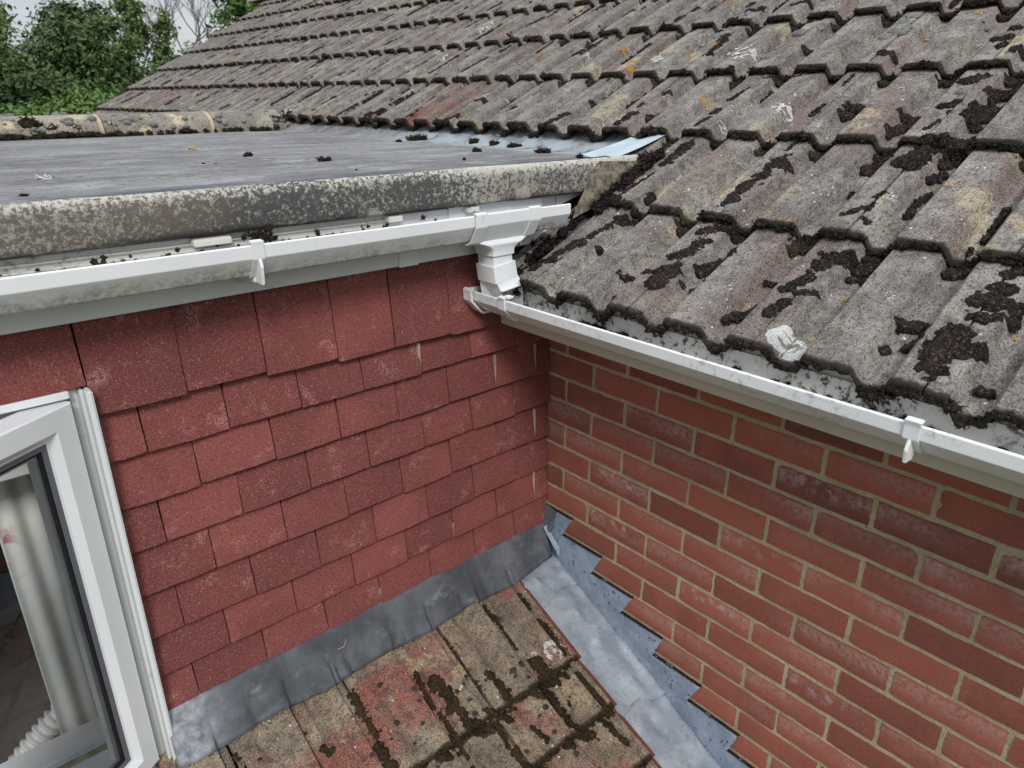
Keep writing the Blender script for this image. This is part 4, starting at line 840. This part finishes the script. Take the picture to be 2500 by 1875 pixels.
    # moss caught just below each tail, in the channels
for n in range(0, 7):
    for q in range(44):
        y = -.704+PW*rr.randrange(-4, 12)+rr.gauss(0, .012)
        if n < 3 and y > -.05: continue
        if n == 0: continue
        cushion(be_, roofpt, y-.012, n*GA-.010, y+.015, n*GA-.014-rr.random()*.02, rr.uniform(.013, .028), 900+n*60+q)
bw_, bo_ = Buf(), Buf()
for i, (a, s, w, h) in enumerate(WHITE):
    big = i == 0
    if big:
        patch(bw_, roofpt, a-.010, s, a+.010, s, .062, .0016, 77, step=.0018, ragged=.22, blades=False); patch(bg_, roofpt, a-.006, s+.004, a+.006, s, .034, .0024, 78, step=.0018, ragged=.45, holes=.42, blades=False)
    else: patch(bw_, roofpt, a-w*.4, s-h*.3, a+w*.4, s+h*.3, max(.018, min(w, h)*1.5), .0012, i+700, step=.0022, ragged=.6, holes=.46)
for i, (a, s, w, h) in enumerate(ORANGE): patch(bo_, roofpt, a-w*.6, s-h*.3, a+w*.6, s+h*.3, max(.018, min(w, h)*1.3), .0012, i+800, step=.0022, ragged=.55, holes=.52)
for i in range(90):
    n = rr.randrange(1, 8); y = rr.uniform(-1.3, 5.5); s = n*GA+rr.uniform(.06, .34)
    if n < 2 and y > -.06: continue
    tgt = bw_ if rr.random() < .7 else bo_; w = rr.uniform(.008, .026); far = max(0, y+1)/7
    patch(tgt, roofpt, y-w*.5, s-w*.3, y+w*.4, s+w*.3, w, .0012, i+1200, step=.0024+.005*far, ragged=.6, holes=.46)
o = bm_.obj('moss', MAT['moss']); tag(o, 'dark moss cushions and streaks growing over the main roof tiles', 'moss', kind='stuff')
o = bg_.obj('cushion_moss', MAT['mossgrey']); tag(o, 'small grey domed cushions of moss scattered on the main roof tiles', 'moss', kind='stuff')
o = be_.obj('edge_moss', MAT['mossedge']); tag(o, 'black moss fringe along the lower edges of the main roof tiles', 'moss', kind='stuff')
# ------------------------------------------------------------ lower roof growth
bl_ = Buf(); bk_ = Buf()
for i, (a, s, a2, s2, w) in enumerate(LMOSS):
    cushion(bl_, lowpt, a, s, a2, s2, w*.70, i+1500, step=.0022)
for i in range(15):
    x = -.2-.3*rr.randrange(0, 4)-(.122 if rr.random() < .5 else .015); s = rr.uniform(.1, .6); cushion(bl_, lowpt, x, s, x+rr.gauss(0, .003), s+rr.uniform(.03, .16), rr.uniform(.010, .022), 2600+i, step=.0024)
for i, (a, s, w, h) in enumerate(LSPOT): patch(bk_, lowpt, a-.002, s, a+.002, s, max(w, h)*2.1, .0015, i+1600, step=.0016, ragged=.16)
for i in range(70):
    w = rr.uniform(.004, .010); a = rr.uniform(-1.15, -.2); s = rr.uniform(.12, .7); patch(bk_, lowpt, a-.001, s, a+.001, s, w*1.8, .0012, i+1700, step=.0016, ragged=.3)
for n_ in range(3):
    for q in range(150):
        x = rr.uniform(-1.15, -.19); c = LP0+LDIR*(LF[n_]+rr.uniform(-.002, .005))+np.array([x, 0, 0])+LN*(float(lprof(x))-rr.uniform(.005, .014)); r0 = rr.uniform(.003, .007)
        lump(bl_, c, r0*rr.uniform(1, 1.8), r0, r0, 5000+n_*200+q, .45, 6, 8)
    for q in range(14): x = rr.uniform(-1.1, -.2); patch(bl_, lowpt, x, LF[n_]+.006, x+.02, LF[n_]+.012+rr.random()*.02, rr.uniform(.012, .03), .006, 1800+n_*20+q)
o = bl_.obj('moss', MAT['mossbrown']); tag(o, 'brown moss along the joints of the lower roof tiles', 'moss', kind='stuff')
MAT['spot'] = moss_mat('dark_lichen', (.045, .036, .028), (.06, .05, .04), (.10, .085, .07))
o = bk_.obj('dark_lichen', MAT['spot']); tag(o, 'round dark lichen spots on the lower roof tiles', 'lichen', kind='stuff')
for i, (a, s, w, h) in enumerate(LWHITE):
    if i == 0:
        for q in range(70):
            an = rr.uniform(0, 2*math.pi); r_ = rr.uniform(.62, 1.0) if rr.random() < .85 else rr.uniform(0, .3); patch(bw_, lowpt, a+.030*r_*math.cos(an), s+.030*r_*math.sin(an), a+.030*r_*math.cos(an+.15), s+.030*r_*math.sin(an+.15), .011, .0014, 2000+q, step=.0016, ragged=.45)
    else: patch(bw_, lowpt, a-w*.3, s-h*.3, a+w*.3, s+h*.3, max(.012, min(w, h)*1.5), .0012, i+2100, step=.0018, ragged=.6, holes=.46)
o = bw_.obj('white_lichen', MAT['lichenw']); tag(o, 'crusty white lichen patches on the roof tiles', 'lichen', kind='stuff')
o = bo_.obj('orange_lichen', MAT['licheno']); tag(o, 'orange lichen flecks on the main roof tiles', 'lichen', kind='stuff')
# ------------------------------------------------------------ valley beside the kerb, packed with moss
vl = thing('valley_lead', 'dark lead valley under the gutter end at the left edge of the main roof', 'flashing', (-.1, -.02, .35), 'lead flashings')
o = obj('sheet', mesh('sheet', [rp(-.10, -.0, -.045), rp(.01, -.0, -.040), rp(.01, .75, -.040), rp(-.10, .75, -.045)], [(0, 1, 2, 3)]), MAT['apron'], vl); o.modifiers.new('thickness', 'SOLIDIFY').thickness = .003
bv = Buf()
def vsurf(y, s, off): y = np.asarray(y, float); s = np.asarray(s, float); return RP0+np.outer(s, SDIR)+np.outer(np.asarray(off)-.035, NRM)+np.outer(y, [0, 1, 0])
for q in range(150):
    s = rr.uniform(.0, .62); y = rr.uniform(-.085, -.008); r0 = rr.uniform(.007, .016); lump(bv, vsurf([y], [s], [rr.uniform(0, .018)])[0], r0*1.5, r0, r0*.8, 7000+q, .4, 7, 9, FRM)
for q in range(60):
    t = rr.random(); x = .04+.26*t; y = -.115-.03*rr.random(); lump(bv, (x, y, .308+(x+.247)*math.tan(PIT)+rr.uniform(-.014, .002)), .014, .012, .008, 7300+q, .36)
o = bv.obj('valley_moss', MAT['moss']); tag(o, 'thick dark moss filling the gap between the kerb and the roof tiles', 'moss', kind='stuff')
# moss in the gutters
bgm = Buf()
for q in range(62):
    x = rr.uniform(-1.5, -.45) if q < 48 else rr.choice((-.875, -1.12, -1.02))+rr.gauss(0, .03); r0 = rr.uniform(.0015, .0045) if q < 48 else rr.uniform(.002, .004)
    lump(bgm, (x, rr.uniform(-.13, -.055), rr.uniform(.466, .482)), r0*1.4, r0, r0, 7600+q, .5, 6, 7)
for q in range(26): lump(bgm, (-.868+rr.gauss(0, .011), -.100+rr.gauss(0, .010), .488+rr.gauss(0, .006)), .005, .0045, .005, 7700+q, .6, 6, 7)
for q in range(70):
    y = rr.uniform(-.35, -1.4) if q < 45 else -.40+rr.gauss(0, .045); r0 = rr.uniform(.002, .006) if q < 45 else rr.uniform(.004, .009)
    lump(bgm, (-.225+rr.gauss(0, .018), y, .234+rr.uniform(0, .006)), r0, r0*1.5, r0*.8, 7900+q, .5, 6, 7)
o = bgm.obj('gutter_moss', MAT['mossedge']); tag(o, 'bits of black moss and dirt lying in the gutters', 'moss', kind='stuff')
# cushions on the far ridge tiles
br = Buf()
for q in range(60):
    x = rr.uniform(-1.0, .5); an = rr.uniform(1.2, 2.9); z0 = .558+.0125*(x+.93)/1.44*1.4
    c = (x, 2.54+.135*math.copysign(abs(math.cos(an))**.8, math.cos(an)), z0+.100*abs(math.sin(an))**.8); r0 = rr.uniform(.005, .017)
    lump(br, c, r0*1.3, r0, r0*.8, 8000+q, .10, 7, 10)
o = br.obj('ridge_moss', MAT['mossgrey']); tag(o, 'grey moss cushions dotted over the half-round ridge tiles', 'moss', kind='stuff')
bq = Buf()
for q in range(120):
    x = rr.uniform(-1.0, .45) if q < 80 else rr.uniform(-1, -.6); lump(bq, (x, 2.40+rr.gauss(0, .008), .572+.012*(x+.93)/1.44+rr.uniform(-.004, .006)), rr.uniform(.008, .025), .010, .008, 8200+q, .4, 6, 8)
for (x, z, r0) in ((-.80, .62, .035), (-.72, .605, .02), (-.48, .59, .03), (.40, .625, .035), (.33, .62, .025), (-.62, .60, .02)): lump(bq, (x, 2.425, z), r0*1.4, .014, r0*.7, 8500+int(x*50), .35, 8, 12)
o = bq.obj('ridge_base_moss', MAT['mossedge']); tag(o, 'dark moss crumbs along the foot of the ridge tiles', 'moss', kind='stuff')
# ------------------------------------------------------------ loose clumps on the flat roof
DEB = [(-.528, .755, .022, .016, 'flat dark moss clump lying alone in the middle of the flat roof'), (-.452, .430, .030, .017, 'largest dark moss clump on the flat roof, with a smaller one touching it'), (-.425, .452, .016, .017, 'small round moss clump touching the largest clump on the flat roof'),
 (-.128, .219, .012, .012, 'small dark moss clump near the right end of the stained kerb'), (.108, .46, .020, .018, 'dark moss clump on the flat roof below the three clumps by the tiles'), (.333, 1.108, .055, .030, 'long brown moss heap on the flat roof against the tile edges, farthest from camera'), (.207, 1.062, .025, .014, 'small dark moss clump just in front of the long brown heap'),
 (.363, .777, .030, .030, 'left of three moss clumps in a row on the pale lead by the tiles'), (.349, .653, .030, .026, 'middle of three moss clumps in a row on the pale lead by the tiles'), (.34, .534, .035, .022, 'right of three moss clumps in a row on the pale lead by the tiles'), (.18, .067, .022, .014, 'moss clump at the right end of the flat roof beside the pale lead corner'),
 (-.517, .134, .008, .008, 'tiny greenish moss crumb near the kerb, right of centre'), (-1.207, .128, .016, .006, 'flat brown leaf scrap near the kerb at the left edge'), (-.721, .581, .010, .007, 'curled dark scrap on the flat roof, left of the lone clump'), (-.70, .555, .006, .005, 'tiny dark crumb beside the curled scrap on the flat roof'), (.25, .30, .040, .016, 'ragged brown moss drift at the foot of the tiles near the pale lead corner')]
for i, (x, y, a, h, lab) in enumerate(DEB):
    b = Buf(); a *= .56; h *= .7
    for q in range(8 if a > .01 else 3): lump(b, (rr.gauss(0, a*.5), rr.gauss(0, a*.4), h*.25+rr.uniform(0, h*.3)), a*rr.uniform(.3, .6), a*rr.uniform(.3, .6), h*rr.uniform(.25, .45), 9000+i*10+q, .5)
    o = b.obj('moss_clump', MAT['mossedge'] if i % 3 else MAT['moss']); o.location = (x, y, .571); tag(o, lab, 'moss clump', 'loose moss on the flat roof')
lv = Buf(); lump(lv, (0, 0, .004), .016, .012, .005, 3, .5); MAT['straw'] = simple('dry_yellow_scrap', (.50, .42, .22), .9); MAT['pale'] = simple('pale_grey_scrap', (.55, .54, .50), .9)
tag(obj('dry_leaf', mesh('dry_leaf', np.concatenate(lv.v), lv.f), MAT['straw'], None, (-.531, 1.208, .570)), 'small yellow leaf scrap on the middle of the flat roof', 'leaf')
tag(obj('dry_leaf', mesh('dry_leaf', np.concatenate(lv.v), lv.f), MAT['pale'], None, (-1.112, .426, .568)), 'pale curled scrap on the left part of the flat roof', 'leaf')
def tube(path, r0, r1, n=6):
    P = [np.array(p, float) for p in path]; v = []; f = []
    for i, p in enumerate(P):
        d = (P[min(i+1, len(P)-1)]-P[max(i-1, 0)]); d /= np.linalg.norm(d)+1e-9; a = np.cross(d, [.3, .2, .93]); a /= np.linalg.norm(a)+1e-9; b = np.cross(d, a); r = r0+(r1-r0)*i/(len(P)-1)
        for k in range(n): t = 2*math.pi*k/n; v.append(p+a*r*math.cos(t)+b*r*math.sin(t))
    for i in range(len(P)-1):
        for k in range(n): f.append((i*n+k, i*n+(k+1) % n, (i+1)*n+(k+1) % n, (i+1)*n+k))
    return v, f
for i, (p, lab) in enumerate(((([(-.225, -.12, .395), (-.195, -.105, .412), (-.170, -.092, .425)]), 'dry straw-coloured stalk in the moss below the gutter end, lower one'), (([(-.185, -.10, .435), (-.160, -.088, .445), (-.135, -.085, .452)]), 'dry straw-coloured stalk in the moss below the gutter end, upper one'))):
    v, f = tube(p, .004, .006); tag(obj('dry_stalk', mesh('dry_stalk', v, f, True), MAT['straw']), lab, 'stalk', 'dry stalks in the moss')
v, f = tube([(-.79, -.052, -.588), (-.775, -.056, -.586), (-.766, -.052, -.578), (-.764, -.05, -.57)], .0008, .0005, 5); tag(obj('twig', mesh('twig', v, f), MAT['straw']), 'tiny pale twig lying on the dark lead strip', 'twig')

# ------------------------------------------------------------ trees beyond the roof
def leafmat(name, a, b, c_):
    k = M(name, .6, .3); c = k.mix(k.ss(k.noise(1.3, 3), .35, .65), a, b); c = k.mix(k.ss(k.noise(9, 2), .55, .7), c, c_); k.col(c)
    k.b.inputs['Subsurface Weight'].default_value = 0; return k.m
MAT['leafA'] = leafmat('dark_green_leaves', (.042, .078, .024), (.080, .125, .036), (.125, .17, .055)); MAT['leafB'] = leafmat('mid_green_leaves', (.075, .125, .036), (.11, .17, .052), (.15, .21, .075)); MAT['leafC'] = leafmat('bright_green_leaves', (.075, .14, .032), (.11, .19, .048), (.15, .23, .065)); MAT['leafD'] = leafmat('grey_green_leaves', (.10, .13, .06), (.13, .16, .08), (.16, .2, .1))
MAT['bark'] = simple('grey_brown_bark', (.10, .085, .07), .9); MAT['barkg'] = simple('pale_grey_bark', (.19, .18, .17), .9)
def leaves(blobs, n, size, seed, clump=.5):
    g = np.random.default_rng(seed); vol = np.array([b[3]*b[4]*b[5] for b in blobs])**.67; pr = vol/vol.sum(); nc = max(20, n//22); V = np.empty((nc*22*4, 3)); k = 0
    for i in range(nc):
        b = blobs[g.choice(len(blobs), p=pr)]; d = g.normal(size=3); d /= np.linalg.norm(d); r = g.uniform(.55, 1.06)**.5 if g.random() < .85 else g.uniform(.2, .7)
        c = np.array(b[:3])+d*r*np.array(b[3:6]); m_ = g.normal(size=(22, 3))*clump*np.array([1, 1, .6])
        for q in range(22):
            p = c+m_[q]; nn = d*.6+g.normal(size=3)*.7+np.array([0, 0, .5]); nn /= np.linalg.norm(nn); a = np.cross(nn, g.normal(size=3)); a /= np.linalg.norm(a); e = np.cross(nn, a); s_ = size*g.uniform(.6, 1.3)
            V[k:k+4] = (p-a*s_, p-e*s_*.5+nn*s_*.12, p+a*s_, p+e*s_*.5+nn*s_*.12); k += 4
    return mesh('crown', V, np.arange(len(V)).reshape(-1, 4))
def tree(name, label, base, trunk_h, r0, blobs, n, size, mat, seed, clump=.3, bark='bark'):
    t = thing(name, label, 'tree', base, 'trees beyond the roof'); bx, by, bz = base; g = random.Random(seed)
    v, f = tube([(bx, by, bz), (bx+.1, by, bz+trunk_h*.4), (bx-.05, by+.1, bz+trunk_h)], r0, r0*.5, 8); V = list(v); F = list(f)
    for b in blobs:
        z1 = bz+trunk_h*g.uniform(.6, 1); p0 = np.array([bx, by, z1]); p1 = np.array(b[:3])+np.array([g.uniform(-.4, .4), g.uniform(-.4, .4), b[5]*.3]); mid = (p0+p1)/2+np.array([0, 0, .3])
        v, f = tube([p0, mid, p1], r0*.45, r0*.1, 6); o_ = len(V); V += list(v); F += [tuple(i+o_ for i in q) for q in f]
    obj('trunk', mesh('trunk', V, F, True), MAT[bark], t); o = obj('crown', leaves(blobs, n, size, seed, clump), mat, t)
    return t
def at(px, py, dist):      # a point seen from the photographer's spot, on the ground plan at the given distance
    d = CF*1+CX*((px-1250)/1746.08)+CD*((py-937.5)/1746.08); k = dist/math.hypot(d.x, d.y); return np.array(camo.matrix_world.translation)+np.array(d)*k
def bl(px, py, dist, w, d_, h): p = at(px, py, dist); return (p[0], p[1], p[2], w, d_, h)
def gb(px, dist): p = at(px, 240, dist); return (p[0], p[1], -5.2)
tree('bushy_tree', 'large dense green tree left of centre behind the ridge tiles', gb(200, 24), 4.5, .22, [bl(160, 118, 24, .80, 1.1, .7), bl(232, 125, 24, .85, 1.1, .85), bl(110, 190, 24, .9, 1.1, .9), bl(200, 200, 24, 1.4, 1.4, 1.1), bl(290, 195, 24.5, .6, .9, .65), bl(315, 240, 24, .6, .9, .6), bl(150, 50, 24, .42, .6, .38), bl(195, 40, 24, .38, .6, .32), bl(245, 60, 24, .34, .5, .5), bl(260, 270, 24, 1.4, 1.4, 1.1)], 24000, .072, MAT['leafA'], 1, .17)
tree('bushy_tree', 'loose pale green tree cut by the left edge of the photo', gb(-260, 19), 5.0, .12, [bl(-12, 50, 19, .2, .4, .4), bl(-75, 30, 19, .6, .7, .8), bl(-25, 115, 19, .25, .4, .25), bl(-70, 150, 19, .5, .6, .5)], 4200, .055, MAT['leafB'], 2, .13)
tree('shady_tree', 'dark shrubby tree at the far left below the pale one', gb(20, 22), 3.5, .15, [bl(15, 180, 22, .6, .9, .5), bl(60, 235, 22, 1.1, 1.1, .8), bl(-30, 240, 22, 1.2, 1.1, .8), bl(130, 275, 21.5, 1.0, 1.0, .6)], 11000, .072, MAT['leafA'], 3, .17)
tree('low_shrub', 'bright green shrub just above the ridge tiles, below the large tree', gb(215, 18), 3.0, .08, [bl(170, 268, 18, .42, .6, .22), bl(235, 258, 18, .35, .6, .28), bl(120, 290, 18, .5, .6, .2), bl(60, 292, 18, .5, .6, .2), bl(215, 295, 18, .6, .6, .3)], 3600, .06, MAT['leafC'], 4, .13)
tree('slender_tree', 'slender leafy spire rising from the right side of the large tree', gb(325, 27), 6.5, .1, [bl(312, 15, 27, .26, .4, .4), bl(328, 55, 27, .26, .4, .5), bl(292, 12, 27, .2, .3, .2), bl(356, 85, 27, .10, .2, .4), bl(330, 105, 27, .3, .4, .5)], 1900, .075, MAT['leafB'], 5, .11)
tree('slender_tree', 'narrow ivy-clad spire standing alone in front of the bare branches', gb(397, 27), 6.2, .1, [bl(392, 38, 27, .16, .25, .3), bl(402, 72, 27, .2, .3, .35), bl(395, 112, 27, .18, .3, .5), bl(398, 150, 27, .26, .35, .5), bl(385, 180, 27, .36, .4, .4)], 2000, .075, MAT['leafB'], 6, .10)
tree('distant_tree', 'hazy green tree tops between the spire and the roof verge', gb(470, 40), 5.0, .15, [bl(440, 178, 40, .6, 1.0, .45), bl(500, 130, 40, .7, 1.0, .5), bl(545, 95, 40, .7, 1.0, .5), bl(415, 200, 40, .6, 1.0, .5), bl(470, 155, 38, .6, 1.0, .5)], 3600, .10, MAT['leafD'], 7, .22)
tree('tall_tree', 'fresh green tree crown above the roof verge at the top', gb(620, 30), 7.0, .2, [bl(600, 5, 30, 1.0, 1.1, .8), bl(640, -30, 30, 1.4, 1.4, 1.1), bl(562, 42, 30, .35, .5, .3), bl(590, -40, 30, 1.1, 1.1, .8)], 5200, .10, MAT['leafC'], 8, .22)
# bare tree
t = thing('bare_tree', 'bare grey-branched tree against the sky left of the roof verge', 'tree', gb(470, 33), 'trees beyond the roof'); V = []; F = []; g = random.Random(12)
def grow(p, d, L, r, lev):
    path = [p]; q = p.copy(); dd = d.copy()
    for i in range(4): dd = dd+np.array([g.gauss(0, .13), g.gauss(0, .13), .05]); dd /= np.linalg.norm(dd); q = q+dd*L/4; path.append(q.copy())
    v, f = tube(path, r, r*.55, 5); o_ = len(V); V.extend(v); F.extend([tuple(i+o_ for i in x) for x in f])
    if lev:
        for i in range(g.choice((2, 3, 3))):
            k = path[g.choice((2, 3, 4))]; nd = dd+np.array([g.gauss(0, .45), g.gauss(0, .45), g.gauss(.12, .2)]); nd /= np.linalg.norm(nd); grow(k, nd, L*g.uniform(.62, .85), r*.6, lev-1)
for (px, lean, hh) in ((430, -.15, 2.3), (455, .1, 2.5), (490, .15, 2.6), (520, .1, 2.4), (470, -.3, 2.2), (405, -.3, 1.8)):
    b0 = at(px, 175, 33); base = np.array([b0[0], b0[1], -5.2]); v, f = tube([base, b0], .09, .05, 6); o_ = len(V); V.extend(v); F.extend([tuple(i+o_ for i in x) for x in f]); grow(b0, np.array([lean, 0, 1.]), hh*.62, .045, 4)
obj('branches', mesh('branches', V, F, True), MAT['barkg'], t)
for o in bpy.data.objects:
    if '_loc' in o: del o['_loc']
